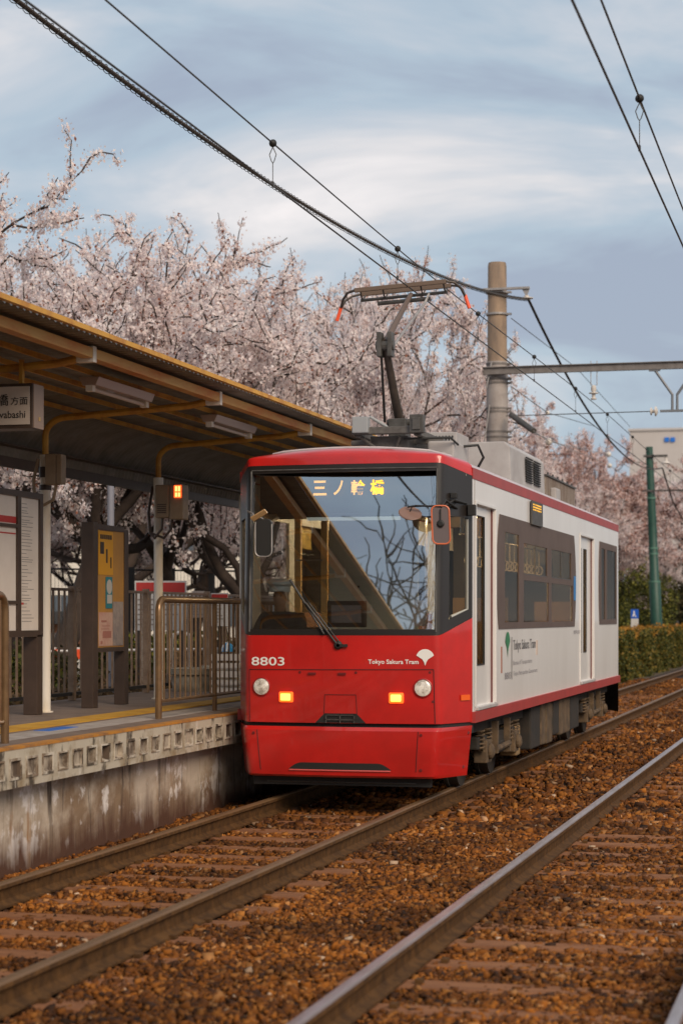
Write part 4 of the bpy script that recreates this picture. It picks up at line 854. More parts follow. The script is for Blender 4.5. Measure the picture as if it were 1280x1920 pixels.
k0 = at(746, 792, Y=19.45); kn = at(722, 648, Y=18.85); hd_ = at(770, 552, Y=20.0)
k0.x = TX+.02; 
m_ = MB(); m_.box(k0.x-.09, k0.x+.09, k0.y-.12, k0.y+.12, zb-.02, k0.z+.03); m_.lathe((k0.x-.13, k0.y, k0.z), [(0, .035), (.26, .035)], 12, (1, 0, 0)); sub('arm_pivot', m_, M_dgrey, bevel=.01)
m_ = MB(); m_.tube([k0, kn], [.048, .036], 12); sub('lower_arm', m_, M_panframe, smooth=True)
m_ = MB(); m_.tube([k0+Vector((-.13, -.1, 0)), kn+Vector((-.03, -.04, -.10))], .013, 6); sub('control_rod', m_, M_rubber)
m_ = MB(); m_.lathe(kn+Vector((-.09, 0, 0)), [(0, .05), (.18, .05)], 14, (1, 0, 0)); m_.box(kn.x-.075, kn.x-.03, kn.y-.06, kn.y+.08, kn.z-.11, kn.z+.13); m_.box(kn.x+.03, kn.x+.075, kn.y-.06, kn.y+.08, kn.z-.11, kn.z+.13); sub('knee_joint', m_, M_dgrey, bevel=.006)
m_ = MB(); m_.tube([kn+Vector((0, 0, .03)), hd_], [.034, .024], 12); sub('upper_arm', m_, mat('arm_brown', (.12, .08, .06), .5), smooth=True)
m_ = MB(); m_.tube([kn+Vector((.07, .04, 0)), hd_+Vector((.16, -.05, -.10)), hd_+Vector((.19, 0, .0))], .014, 8); sub('control_rod', m_, M_clamp)
hc = at(757, 543, Y=20.05); tl = .055
def hp(x, dy, dz): return hc+Vector((x, dy, dz+tl*x))
m_ = MB(); m_.bar(hp(-.50, -.12, .02), hp(.47, -.12, .02), .035, .045); sub('contact_strip', m_, mat('strip_brown', (.15, .10, .07), .5), bevel=.006)
m_ = MB(); m_.bar(hp(-.50, .14, .02), hp(.47, .14, .02), .035, .045); sub('contact_strip', m_, mat('strip_brown', (.15, .10, .07), .5), bevel=.006)
m_ = MB(); m_.tube([hp(-.46, 0, -.07), hp(.46, 0, -.07)], .017, 8); m_.tube([hp(-.28, .0, -.12), hp(.28, .0, -.12)], .022, 8)
for s in (-.44, -.2, .2, .44): m_.tube([hp(s, -.12, .01), hp(s, -.05, -.05), hp(s, 0, -.07), hp(s, .14, .01)], .009, 6)
sub('head_frame', m_, M_dgrey, smooth=True)
for s in (-1, 1):
    hx = .50 if s < 0 else .47
    m_ = MB()
    m_.tube([hp(s*hx, -.12, .02), hp(s*(hx+.08), -.10, .005), hp(s*(hx+.14), -.05, -.05), hp(s*(hx+.18), 0, -.14)], .014, 8); m_.tube([hp(s*hx, .14, .02), hp(s*(hx+.08), .10, .0), hp(s*(hx+.14), .04, -.05), hp(s*(hx+.18), 0, -.14)], .012, 8)
    hn = sub('horn', m_, M_panframe, smooth=True)
    m_ = MB(); m_.tube([hp(s*(hx+.175), 0, -.12), hp(s*(hx+.22), 0, -.26)], .019, 8); sub('horn_tip', m_, M_redtip, smooth=True)

# ================================================================== OVERHEAD WIRES
def para(y, y0, z0, k): return z0+k*(y-y0)**2
XW = TX; CZ = 5.07
HYS = [15.0+4.45*i for i in range(-3, 18)]
mb = MB(); mb.tube([(XW, y, CZ) for y in (-30, 0, 20, 60, 140)], .0075, 6); thing('contact_wire', mb, M_wire, 'thin contact wire that the tram\'s pantograph touches', 'wire', 'contact wires')
mb = MB(); mb.tube([(-1.445, y, 4.97) for y in (-30, 0, 20, 60, 140)], .0085, 6); thing('contact_wire', mb, M_wire, 'lower of two thin wires above the empty track, without ball fittings', 'wire', 'contact wires')
def mess(y): return 5.42+.05*math.cos((y-36)/30*2*PI)
def mess2(y): return 5.34+.05*math.cos((y-36)/30*2*PI)
mb = MB(); mb.tube([(XW, y, mess(y)) for y in lin(-30, 140, 120)], .0065, 6); thing('messenger_wire', mb, M_wire, 'upper wire with black ball fittings above the red tram', 'wire', 'messenger wires')
mb = MB(); mb.tube([(-1.445, y, mess2(y)) for y in lin(-30, 140, 120)], .0075, 6); thing('messenger_wire', mb, M_wire, 'upper wire with a ball fitting crossing the sky over the empty track', 'wire', 'messenger wires')
def hanger(x, y, zt, zb_, lbl):
    h = empty('wire_hanger', (x, y, zb_), lbl, 'hanger', 'ball hangers between the wires')
    mb = MB(); mb.lathe((x, y-.05, zt), [(.015, .010), (.025, .024), (.05, .032), (.075, .024), (.085, .010)], 14, (0, 1, 0)); obj('ball', mb, M_rubber, h, smooth=True)
    mb = MB(); mb.tube([(x, y, zt-.03), (x-.028, y, zt-.09), (x-.012, y, zt-.14), (x, y, zt-.16), (x+.012, y, zt-.14), (x+.028, y, zt-.09), (x, y, zt-.03)], .004, 5); obj('loop', mb, M_wire, h)
    mb = MB(); mb.tube([(x, y, zt-.15), (x, y, zb_)], .0035, 5); mb.box(x-.008, x+.008, y-.015, y+.015, zb_-.01, zb_+.03); obj('dropper', mb, M_wire, h)
pos = ['nearest the top of the sky', 'just before the pantograph', 'beside the red tipped horn', 'before the bracket pole', 'above the steel cross beam', 'beyond the pole among the far wires']
HL = ['black ball hanger high over the blossom trees, first along the thick cable', 'black ball hanger where the blossom meets the sky, just before the pantograph', 'black ball hanger next to the red tip of the pantograph', 'black ball hanger seen just beside the concrete pole', 'black ball hanger just under the steel cross beam']
for i, y in enumerate(HYS[3:12]):
    hanger(XW, y, mess(y), CZ, HL[i] if i < len(HL) else 'far tiny ball hanger over the tram\'s track beyond the cross beam')
p = at(1198, 197, X=-1.445); hanger(-1.445, p.y, mess2(p.y), 4.97, 'black ball hanger on the pair of wires above the empty track')
# thick lashed feeder cable
fe = empty('feeder_cable', (-5.72, 14, 6.0), 'thick black lashed cable sweeping down across the sky to the pole bracket', 'cable')
def feed(y):
    if y <= 36: return Vector((-5.72, y, 6.02+.00335*(y-15)**2))
    k = (y-36)/30.6; return Vector((-5.72-.35*k, y, 7.5+(6.65-7.5)*k-2.35*4*k*(1-k)*.42))
pts = [feed(y) for y in lin(-6, 36, 90)]+[feed(y) for y in lin(36.4, 66.6, 50)]+[feed(66.6)+Vector((0, 4, -.9)), feed(66.6)+Vector((0, 14, -1.9)), feed(66.6)+Vector((.0, 30, -.4))]
mb = MB(); mb.tube([p_+Vector((-.014, 0, .004)) for p_ in pts], .0165, 8); obj('core', mb, M_cable, fe, smooth=True)
mb = MB(); mb.tube([p_+Vector((.017, 0, -.010)) for p_ in pts], .013, 8); obj('core', mb, mat('cable_brown', (.06, .042, .03), .6), fe, smooth=True)
mb = MB(); sp = []
for i in range(0, 2200):
    y = 8+i*.0135; a = i*2*PI/9; c_ = feed(y) if y < 36 else feed(36); sp.append(c_+Vector((.030*math.cos(a), 0, .030*math.sin(a)-.008)))
    if y > 35.8: break
mb.tube(sp, .0035, 4); obj('lashing', mb, M_cable, fe)

# concrete pole with brackets and cross beam
PX, PYY = -6.3, 36.0
pole = empty('concrete_pole', (PX, PYY, -.25), 'brown weathered concrete pole carrying the cross beam behind the tram', 'pole')
mb = MB(); mb.lathe((PX, PYY, -.25), [(0, .215), (4, .195), (8.38, .172), (8.44, .16), (8.45, .10)], 24); obj('shaft', mb, M_cpole, pole, smooth=True)
M_sleeve = mat('grey_sleeve', (.36, .32, .30), .7, c2=(.28, .24, .22), scale=5)
mb = MB(); mb.lathe((PX, PYY, 4.62), [(0, .198), (.02, .202), (1.72, .196), (1.74, .19)], 24); obj('sleeve', mb, M_sleeve, pole, smooth=True)
for z in (4.95, 5.05, 5.42, 5.48, 5.95, 6.02, 6.30, 7.22, 7.62):
    mb = MB(); mb.lathe((PX, PYY, z), [(0, .208), (.035, .208)], 20); mb.box(PX+.19, PX+.27, PYY-.05, PYY+.01, z, z+.035); obj('clamp', mb, M_clamp if z > 7 else M_ibeam, pole)
zB = 6.17
mb = MB(); mb.box(PX-.22, 2.2, PYY-.30, PYY-.22, zB-.07, zB-.055); mb.box(PX-.22, 2.2, PYY-.264, PYY-.256, zB-.055, zB+.055); mb.box(PX-.22, 2.2, PYY-.30, PYY-.22, zB+.055, zB+.07); obj('cross_beam', mb, M_ibeam, pole)
zU = at(936, 549, Y=36).z
mb = MB(); mb.box(PX-.22, -5.66, PYY-.28, PYY-.20, zU+.01, zU+.05); mb.poly([(-5.80, PYY-.24, zU+.01), (-5.66, PYY-.24, zU+.01), (-5.70, PYY-.24, zU-.10), (-5.74, PYY-.24, zU-.10)], (0, .02, 0)); obj('upper_bracket', mb, M_clamp, pole)
mb = MB(); mb.lathe((-5.72, PYY-.2, zU-.17), [(0, .03), (.01, .12), (.025, .12), (.035, .04), (.06, .045), (.075, .03)], 16); obj('insulator', mb, M_insul, pole, smooth=True)
for a, b in (((PX-.17, 4.70), (PX-.10, 5.55)), ((PX-.11, 5.85), (PX-.06, 6.35))): mb = MB(); mb.tube([(a[0]-.05, PYY-.24, a[1]), (b[0], PYY-.24, b[1])], .014, 6); obj('stay_rod', mb, M_clamp, pole)
def yb(px): return at(px, 1000, Y=PYY-.26).x
xi = yb(1112)
mb = MB(); mb.tube([(xi-.05, PYY-.26, zB-.06), (xi-.05, PYY-.26, zB-.32), (xi+.06, PYY-.26, zB-.32), (xi+.06, PYY-.26, zB-.06)], .008, 6); mb.tube([(xi-.05, PYY-.26, zB+.07), (xi-.05, PYY-.26, zB+.12)], .008, 6); mb.tube([(xi+.06, PYY-.26, zB+.07), (xi+.06, PYY-.26, zB+.12)], .008, 6); ih = obj('insulator_hanger', mb, M_clamp, pole)
mb = MB(); mb.lathe((xi, PYY-.26, zB-.58), [(0, .05), (.02, .055), (.04, .03), (.10, .035), (.11, .085), (.125, .085), (.135, .03), (.17, .05), (.24, .045), (.26, .02)], 14); obj('insulator', mb, M_insul, ih, smooth=True)
xl, xm, xr = yb(1226), yb(1264), yb(1302)
mb = MB()
for a in (xl, xr): mb.tube([(a, PYY-.26, zB-.07), (xm+(a-xm)*.12, PYY-.26, zB-.53), (xm+(a-xm)*.12, PYY-.26, zB-.80)], .028, 6); mb.box(a-.10, a+.10, PYY-.29, PYY-.23, zB-.10, zB-.07)
mb.box(xm-.26, xm+.6, PYY-.29, PYY-.23, zB-.84, zB-.80); obj('vee_bracket', mb, mat('bracket_bluegrey', (.17, .18, .20), .5), pole)
mb = MB(); mb.lathe((xm-.30, PYY-.26, zB-.82), [(0, .03), (.03, .09), (.05, .09), (.06, .03), (.10, .03), (.11, .07), (.13, .07), (.14, .02)], 12, (-1, 0, 0)); obj('span_insulator', mb, M_insul, pole, smooth=True)
mb = MB(); mb.tube([(PX+.2, PYY-.2, 5.40-.06), (xm-.4, PYY-.26, zB-.82)], .009, 6); obj('span_wire', mb, M_wire, pole)
mb = MB(); a_ = at(958, 778, Y=PYY-.3); b_ = at(1000, 808, Y=PYY-1.0); mb.tube([a_, b_], .055, 10); st = obj('tensioner', mb, M_dgrey, pole, smooth=True)
def bead(mbx, c, r, ax=(0, 1, 0)): mbx.lathe(c, [(-r, r*.3), (-r*.6, r*.85), (0, r), (r*.6, r*.85), (r, r*.3)], 12, ax)
gw = [((958, 597, 36), (1080, 690, 46), (1180, 800, 62)), ((958, 725, 36), (1026, 774, 40), (1116, 800, 52)), ((1000, 808, 35), (1028, 828, 40), (1140, 852, 60), (1216, 900, 75)), ((1000, 812, 35), (1142, 873, 60), (1280, 960, 80))]
gl_ = ['thin stay wire from the upper clamp of the concrete pole', 'thin stay wire from the middle of the concrete pole crossing the blossom', 'white beaded stay wire in front of the far blossom trees, upper one', 'white beaded stay wire in front of the far blossom trees, lower one']
for i, pl in enumerate(gw):
    s_ = empty('stay_wire', at(*pl[0][:2], D=pl[0][2]), gl_[i], 'wire', 'stay wires of the pole')
    pts = [at(a, b, D=d) for a, b, d in pl]; mb = MB(); mb.tube(pts, .008, 5); obj('wire', mb, M_wire if i < 2 else M_clamp, s_)
    for j in ((1,) if i < 3 else (1,)):
        mb = MB(); bead(mb, pts[j],   .045 if i < 2 else .075, (pts[j]-pts[j-1]).normalized()); obj('bead', mb, M_rubber if i == 0 else M_insul, s_, smooth=True)
    if i == 2: mb = MB(); bead(mb, pts[2], .085, (0, 1, 0)); obj('bead', mb, M_insul, s_, smooth=True)

# green pole
GX, GY = -6.75, 71.5
gp = empty('green_pole', (GX, GY, -.25), 'green painted steel pole rising from the hedge beyond the tram', 'pole')
gt = at(1216, 838, Y=GY); 
mb = MB(); x0 = at(1233, 1200, Y=GY).x; x1 = gt.x
def gxx(z): return x0+(x1-x0)*(z+.25)/(gt.z+.25)
prof = [(-.25, .23), (1.2, .215), (2.9, .205), (2.95, .17), (5, .155), (gt.z, .125)]
mb.tube([(gxx(z), GY, z) for z, r in prof], [r for z, r in prof], 18); obj('shaft', mb, M_green, gp, smooth=True)
for z in (2.9, 3.9, 4.1, 5.9): mb = MB(); mb.tube([(gxx(z), GY, z), (gxx(z), GY, z+.05)], .215 if z < 3 else .18, 16); obj('band', mb, mat('band_pale_green', (.10, .22, .17), .5), gp)
zg = at(1230, 855, Y=GY).z
mb = MB(); mb.box(gxx(zg)-.2, gxx(zg)+.65, GY-.2, GY-.08, zg-.05, zg+.03); obj('bracket', mb, M_dgrey, gp); mb = MB(); mb.lathe((gxx(zg)+.6, GY-.14, zg-.30), [(0, .05), (.02, .16), (.06, .14), (.10, .05), (.25, .04)], 12); obj('insulator', mb, M_insul, gp, smooth=True)
zg = at(1230, 920, Y=GY).z; mb = MB(); mb.box(gxx(zg)-.3, 2.5, GY-.2, GY-.1, zg-.04, zg+.02); obj('cross_beam', mb, M_dgrey, gp)

# ================================================================== TREES
rg0 = np.random.default_rng(11)
def tube_np(VV, FF4, pts, rs, n):
    pts = np.array(pts); base = sum(len(v) for v in VV); m_ = len(pts)
    d = np.gradient(pts, axis=0); d /= np.linalg.norm(d, axis=1)[:, None]+1e-9
    ref = np.where(np.abs(d[:, 2:3]) < .9, np.array([[0, 0, 1.]]), np.array([[1., 0, 0]]))
    if m_ > 2: ref = np.repeat(ref[:1], m_, 0)
    u = np.cross(d, ref); u /= np.linalg.norm(u, axis=1)[:, None]+1e-9; v = np.cross(d, u)
    a = np.arange(n)*2*PI/n; V = pts[:, None]+(u[:, None]*np.cos(a)[None, :, None]+v[:, None]*np.sin(a)[None, :, None])*np.array(rs)[:, None, None]
    VV.append(V.reshape(-1, 3)); i = np.arange(m_-1)[:, None]*n; k = np.arange(n)[None]; k2 = (k+1) % n
    FF4.append((np.stack([i+k, i+k2, i+n+k2, i+n+k], -1).reshape(-1, 4)+base))
def leaf_quads(C, size, rg, spread, per):
    n = len(C)*per; c = np.repeat(C, per, 0)+rg.normal(0, spread, (n, 3)); nr = rg.normal(0, 1, (n, 3)); nr /= np.linalg.norm(nr, axis=1)[:, None]
    u = np.cross(nr, rg.normal(0, 1, (n, 3))); u /= np.linalg.norm(u, axis=1)[:, None]; v = np.cross(nr, u); s = size*rg.uniform(.6, 1.3, (n, 1))
    V = np.stack([c-u*s, c-v*s*.8, c+u*s, c+v*s*.8], 1).reshape(-1, 3); return V, np.arange(n*4).reshape(-1, 4)
def tree_mesh(seed, height=7.4, spread=5.0, lean=(0, 0), trunk_r=.27, fork=1.5, dens=1.0, bias=(0, 0)):
    rg = np.random.default_rng(seed); VV, FF = [], []; C = []
    NS = [9, 7, 5, 4, 3]; NCH = [5, 6, 5, 4]; LEN = [fork, spread*.60, spread*.36, spread*.24, spread*.14]
    def grow(p, d, r, lv, ln):
        ns = [4, 7, 6, 5, 4][lv]; pts = [p]; rs = [r]; q = p.copy(); dd = d.copy()
        wob = [.10, .22, .28, .30, .30][lv]
        for i in range(ns):
            dd = dd+rg.normal(0, wob, 3)
            if lv == 1: dd[2] += .05 if q[2] < height*.62 else -.20
            elif lv >= 2: dd[2] += (.04 if q[2] < height*.78 else -.22)+(.25 if q[2] < 2.3 else 0)
            dd /= np.linalg.norm(dd); q = q+dd*ln/ns; pts.append(q.copy()); rs.append(r*(1-.55*(i+1)/ns) if lv else r*(1-.22*(i+1)/ns))
        if lv == 0: rs[0] *= 1.35
        tube_np(VV, FF, pts, rs, NS[lv])
        P_ = np.array(pts)
        if lv >= 2:
            step = .085 if lv >= 3 else .20; nC = max(2, int(ln/step*dens)); t = rg.uniform(0.05, 1, nC)*ns; i = np.minimum(t.astype(int), ns-1); f = (t-i)[:, None]
            C.append(P_[i]*(1-f)+P_[i+1]*f)
        if lv < 4:
            k = NCH[lv]
            for j in range(k):
                t = rg.uniform(.25, 1.0)*ns if lv else ns-rg.uniform(0, .8); 
                if j == 0: t = ns
                i = min(int(t), ns-1); f = t-i; o_ = P_[i]*(1-f)+P_[i+1]*f
                if lv == 0:
                    a = 2*PI*(j+rg.uniform(-.25, .25))/k; el = rg.uniform(.35, 1.15); nd = np.array([math.cos(a)*math.cos(el)+bias[0], math.sin(a)*math.cos(el)+bias[1], math.sin(el)])
                else:
                    pd = P_[i+1]-P_[i]; pd /= np.linalg.norm(pd); x = rg.normal(0, 1, 3); x -= pd*x.dot(pd); x /= np.linalg.norm(x); an = rg.uniform(.45, 1.0) if j else rg.uniform(.1, .4)
                    nd = pd*math.cos(an)+x*math.sin(an); nd[2] = nd[2]*.7+.10
                nd /= np.linalg.norm(nd); rr2 = rs[min(i, len(rs)-1)]*((.74 if j == 0 else rg.uniform(.48, .68)) if lv else rg.uniform(.42, .66)); grow(o_, nd, max(rr2, .013), lv+1, LEN[lv+1]*rg.uniform(.75, 1.2))
    grow(np.array([0, 0, 0.]), np.array([lean[0], lean[1], 1.]), trunk_r, 0, LEN[0])
    C = np.vstack(C); C = C[C[:, 2] > 1.5]
    VB, FB = leaf_quads(C, .0215, rg, .042, 23)
    return np.vstack(VV), np.vstack(FF), VB, FB
M_blo = island_mat('cherry_blossom', [(0, (.25, .09, .05)), (.05, (.40, .18, .12)), (.075, (.80, .67, .65)), (.4, (.88, .77, .75)), (.75, (.93, .85, .83)), (1, (.96, .91, .89))], .8, trans=.48)
M_blo2 = island_mat('cherry_blossom_budding', [(0, (.22, .09, .05)), (.22, (.42, .20, .14)), (.30, (.66, .46, .42)), (.6, (.78, .62, .60)), (1, (.88, .77, .75))], .8, trans=.3)
TT = [tree_mesh(21, 7.0, 3.9, (.12, 0), .155, 1.9, 1.0), tree_mesh(35, 7.2, 3.8, (-.15, .1), .145, 1.5, 1.0), tree_mesh(52, 6.6, 4.1, (.1, -.1), .165, 1.2, .95)]
TM = {}
def tree(ti, px, D, top, label, rot=0, grp='cherry trees in blossom', m=None, rad=4.0, gz=.4):
    b = at(px, 1157, D=D); key = (ti, (m or M_blo).name)
    tz = at(px, top, D=D).z; V, F_, VB, FB = TT[ti]; h = np.percentile(VB[:, 2], 99.85); s = (tz-gz)/h; wide = rad/np.percentile(np.hypot(VB[:, 0], VB[:, 1]), 97)/s
    r = bpy.data.objects.new('cherry_tree', None); COL.objects.link(r); r.location = (b.x, b.y, gz); r.rotation_euler = (0, 0, rot); r.scale = (s*wide, s*wide, s); tag(r, label, 'tree', grp)
    if key not in TM:
        a = mesh_np('trunk', V, F_, M_bark, r, smooth=True); c = mesh_np('crown', VB, FB, m or M_blo, r); TM[key] = (a.data, c.data)
    else:
        for nm, d in zip(('trunk', 'crown'), TM[key]): o_ = bpy.data.objects.new(nm, d); COL.objects.link(o_); o_.parent = r
tree(0, 100, 31, 392, 'cherry tree with thick forked trunk seen between the two notice boards', .4, rad=4.2)
tree(1, 352, 35, 432, 'cherry tree whose stubby trunk stands behind the white platform column', 1.9, rad=4.2)
tree(2, 462, 33, 440, 'cherry tree leaning behind the tram\'s windshield corner', 4.4, rad=3.4)
tree(0, -150, 27, 345, 'tallest blossom tree reaching the photo\'s side edge above the canopy', 2.6, rad=3.1)
tree(1, 660, 41, 515, 'cherry tree behind the pantograph', 5.0, rad=3.3)
tree(2, 765, 50, 610, 'cherry tree whose blossom ends at the concrete pole', .9, rad=2.9)
tree(2, 215, 46, 455, 'cherry tree in the second row, filling the gap above the ochre board', 2.2, rad=5.0)
tree(0, 520, 52, 520, 'cherry tree of the second row over the tram\'s nose', 3.3, rad=5.0)
tree(1, 20, 50, 470, 'cherry tree of the second row behind the direction sign', .3, rad=5.2)
tree(1, 350, 66, 600, 'distant cherry tree low between the platform columns', 3.6, rad=7)
tree(0, 60, 68, 640, 'distant cherry tree low behind the timetable board', 4.9, rad=7)
tree(2, 640, 70, 600, 'distant cherry tree half hidden by the tram roof', 5.6, rad=5.5)
tree(1, 955, 72, 775, 'cherry tree behind the concrete pole over the air conditioner', 2.9, m=M_blo, gz=-.2, rad=3.0)
tree(0, 1075, 80, 785, 'brownish pink cherry tree above the rear of the tram', 1.2, m=M_blo2, gz=-.2, rad=4.6)
tree(2, 1165, 82, 822, 'brownish pink cherry tree left of the green pole', 3.9, m=M_blo2, gz=-.2, rad=5)
tree(1, 1130, 79, 905, 'pale low cherry tree just over the hedge by the tram\'s end', .6, m=M_blo, gz=-.2, rad=3.6)
tree(0, 1270, 92, 872, 'pale cherry tree behind the green pole at the photo\'s side edge', 2.0, m=M_blo, gz=-.2, rad=5)
tree(0, 40, 58, 800, 'low cherry tree filling the view beneath the canopy by the timetable board', 2.9, rad=4.6)
tree(2, 235, 60, 790, 'low cherry tree filling the view between board and second column', 5.3, rad=4.6)
tree(1, 430, 61, 800, 'low cherry tree filling the view next to the tram\'s dark corner', 1.1, rad=3.4)
tree(2, 1010, 90, 800, 'far cherry tree closing the gap beside the concrete pole', 4.1, m=M_blo2, gz=-.2, rad=5.5)

# ================================================================== HEDGE, SHRUBS, FAR THINGS
M_hedge = island_mat('hedge_leaf', [(0, (.03, .04, .012)), (.4, (.09, .10, .025)), (.8, (.18, .15, .03)), (1, (.32, .20, .04))], .6, trans=.25)
M_hedgetop = island_mat('hedge_new_leaf', [(0, (.20, .11, .02)), (.5, (.40, .20, .03)), (1, (.55, .26, .04))], .6, trans=.3)
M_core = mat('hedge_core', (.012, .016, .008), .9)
def hedge(x0, x1, y0, y1, z0, z1, n, seed, label):
    h = empty('hedge', ((x0+x1)/2, (y0+y1)/2, z0), label, 'hedge'); off = np.array(OFF[h]); rg = np.random.default_rng(seed)
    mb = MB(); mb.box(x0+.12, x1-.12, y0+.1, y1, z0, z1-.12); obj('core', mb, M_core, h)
    C = np.stack([rg.uniform(x0, x1, n), rg.uniform(y0, y1, n), rg.uniform(z0, z1, n)], 1); f = rg.uniform(0, 1, n) < .62
    C[f, 0] = x1-rg.exponential(.05, f.sum()); C[:, 0] += .13*np.sin(C[:, 1]*1.1+1)+.09*np.sin(C[:, 1]*3.1+C[:, 2]*3)
    V, F_ = leaf_quads(C-off, .040, rg, .04, 5); mesh_np('foliage', V, F_, M_hedge, h)
    n2 = n//5; C = np.stack([rg.uniform(x0, x1, n2), rg.uniform(y0, y1, n2), z1+rg.uniform(-.13, .03, n2)], 1); C[:, 2] += .07*np.sin(C[:, 1]*1.3)+.04*np.sin(C[:, 1]*3.3)
    V, F_ = leaf_quads(C-off, .038, rg, .04, 5); mesh_np('new_growth', V, F_, M_hedgetop, h)
hedge(-7.15, -6.35, 40, 112, -.24, 1.22, 26000, 5, 'clipped hedge with orange new growth along the track beyond the tram')
M_sh = [island_mat('shrub_green', [(0, (.015, .022, .008)), (.6, (.11, .12, .025)), (1, (.30, .27, .05))], .6, trans=.25), island_mat('shrub_dark', [(0, (.016, .020, .008)), (.7, (.06, .055, .022)), (1, (.13, .10, .04))], .7, trans=.15), island_mat('shrub_dry', [(0, (.05, .03, .015)), (.6, (.13, .08, .04)), (1, (.22, .14, .07))], .8, trans=.15)]
def shrub(px, D, w_, z0, z1, n, mi, label, seed, grp=None, nm='shrub'):
    b = at(px, 1157, D=D); s_ = empty(nm, (b.x, b.y, z0), label, 'shrub', grp); rg = np.random.default_rng(seed)
    hh = z1-z0; C = rg.normal(0, 1, (n, 3)); C /= np.linalg.norm(C, axis=1)[:, None]; C *= rg.uniform(.3, 1, (n, 1))**.5; lump = 1+.22*np.sin(C[:, :1]*5+seed)*np.cos(C[:, 1:2]*4+C[:, 2:3]*6)
    C = C*lump*np.array([w_/2, w_/2, hh/2])+np.array([0, 0, hh/2]); V, F_ = leaf_quads(C, .045, rg, .05, 5); V[:, 2] = np.maximum(V[:, 2], .02); mesh_np('foliage', V, F_, M_sh[mi], s_)
    mb = MB(); 
    for k in range(5): a = k*1.3; mb.tube([(b.x, b.y, z0), (b.x+.15*w_*math.cos(a), b.y+.15*w_*math.sin(a), z0+hh*.4), (b.x+.3*w_*math.cos(a), b.y+.3*w_*math.sin(a), z0+hh*.8)], [.03, .02, .008], 5)
    obj('stems', mb, M_bark, s_)
shrub(1205, 76, 2.6, -.2, 3.6, 2600, 0, 'yellow green shrub just beside the green pole', 1)
shrub(1252, 80, 2.2, -.2, 3.9, 3000, 1, 'dark evergreen shrub on the far side of the green pole', 2)
shrub(1170, 84, 3.4, -.2, 3.4, 3200, 1, 'dark shrub over the hedge at the tram\'s rear corner', 3)
shrub(1290, 96, 3.4, -.2, 3.4, 2600, 1, 'dark shrub at the far end of the hedge', 4)
shrub(1178, 72, 1.9, -.2, 1.9, 1500, 0, 'olive shrub low behind the blue sign', 14)
mb = MB(); a = at(1150, 1157, D=100); b = at(1300, 1157, D=108)
sh = empty('garden_shed', ((a.x+b.x)/2, (a.y+b.y)/2, -.24), 'dark low garden hut behind the hedge and shrubs', 'shed')
mb.box(a.x-2, b.x+2, a.y, a.y+4, -.24, 2.0); obj('wall', mb, mat('shed_dark', (.02, .02, .022), .8), sh); mb = MB(); mb.box(a.x-2.3, b.x+2.3, a.y-.4, a.y+4.4, 2.0, 2.15); obj('roof', mb, mat('shed_roof', (.10, .11, .05), .9), sh)
# blue sign on white post
bs = at(1189, 1151, Y=64.5); s_ = empty('track_sign', (bs.x, bs.y, 1.2), 'small blue sign with white figure on a white plate above the hedge', 'sign')
mb = MB(); mb.box(bs.x-.125, bs.x+.125, bs.y-.02, bs.y+.02, bs.z-.15, bs.z+.15); obj('plate', mb, mat('sign_blue', (.01, .10, .52), .4), s_)
mb = MB(); y = bs.y-.026; mb.lathe((bs.x-.02, y, bs.z+.075), [(0, .026), (.004, .026)], 10, (0, -1, 0)); mb.poly([(bs.x-.035, y, bs.z+.05), (bs.x-.005, y, bs.z+.05), (bs.x+.005, y, bs.z-.02), (bs.x+.06, y, bs.z-.09), (bs.x+.03, y, bs.z-.10), (bs.x-.02, y, bs.z-.04), (bs.x-.05, y, bs.z-.10), (bs.x-.075, y, bs.z-.09)], (0, -.003, 0)); obj('figure', mb, M_text, s_)
mb = MB(); mb.box(bs.x-.12, bs.x+.12, bs.y-.018, bs.y+.018, 0, bs.z-.155); obj('post', mb, mat('white_post', (.55, .53, .50), .5), s_)

# building beyond the trees
def bldg(nm, c, w_, d_, h_, m, label, nx, nz, wm, z0=-.24, win=(.5, .5), only=None):
    b_ = empty(nm, (c.x, c.y, z0), label, 'building'); mb = MB(); mb.box(c.x-w_/2, c.x+w_/2, c.y, c.y+d_, z0, z0+h_); obj('wall', mb, m, b_)
    mb = MB(); mb.box(c.x-w_/2-.15, c.x+w_/2+.15, c.y-.15, c.y+d_+.15, z0+h_, z0+h_+.25); obj('parapet', mb, m, b_)
    for i in range(nx):
        for j in range(nz):
            x = c.x-w_/2+w_*(i+.5)/nx; z = z0+h_*(j+.5)/nz; a_, e_ = w_/nx*win[0]/2, h_/nz*win[1]/2
            m_ = MB(); m_.box(x-a_, x+a_, c.y-.06, c.y-.005, z-e_, z+e_); o_ = obj('window', m_, wm, b_)
            m_ = MB(); m_.box(x-.03, x+.03, c.y-.09, c.y-.062, z-e_, z+e_); obj('sash', m_, M_clamp, o_)
    return b_
M_bwall = mat('building_beige', (.52, .48, .46), .8, c2=(.48, .44, .42), scale=.5); M_bglass = mat('building_glass', (.08, .10, .12), .2, spec=.8); M_bcream = mat('building_cream', (.78, .72, .62), .8, c2=(.66, .60, .52), scale=.4)
c = at(1290, 1157, D=210); b1 = bldg('far_building', c, 12.5, 12, at(1240, 806, D=210).z+.24, M_bwall, 'plain beige high building with two blue panes behind the far blossom', 0, 0, M_bglass, win=(.3, .3))
for px in (1249, 1260):
    a = at(px, 824, Y=c.y-.2); mb = MB(); mb.box(a.x-.24, a.x+.24, c.y-.14, c.y-.1, a.z-.24, a.z+.24); obj('blue_pane', mb, mat('pane_blue', (.015, .16, .60), .3), b1)
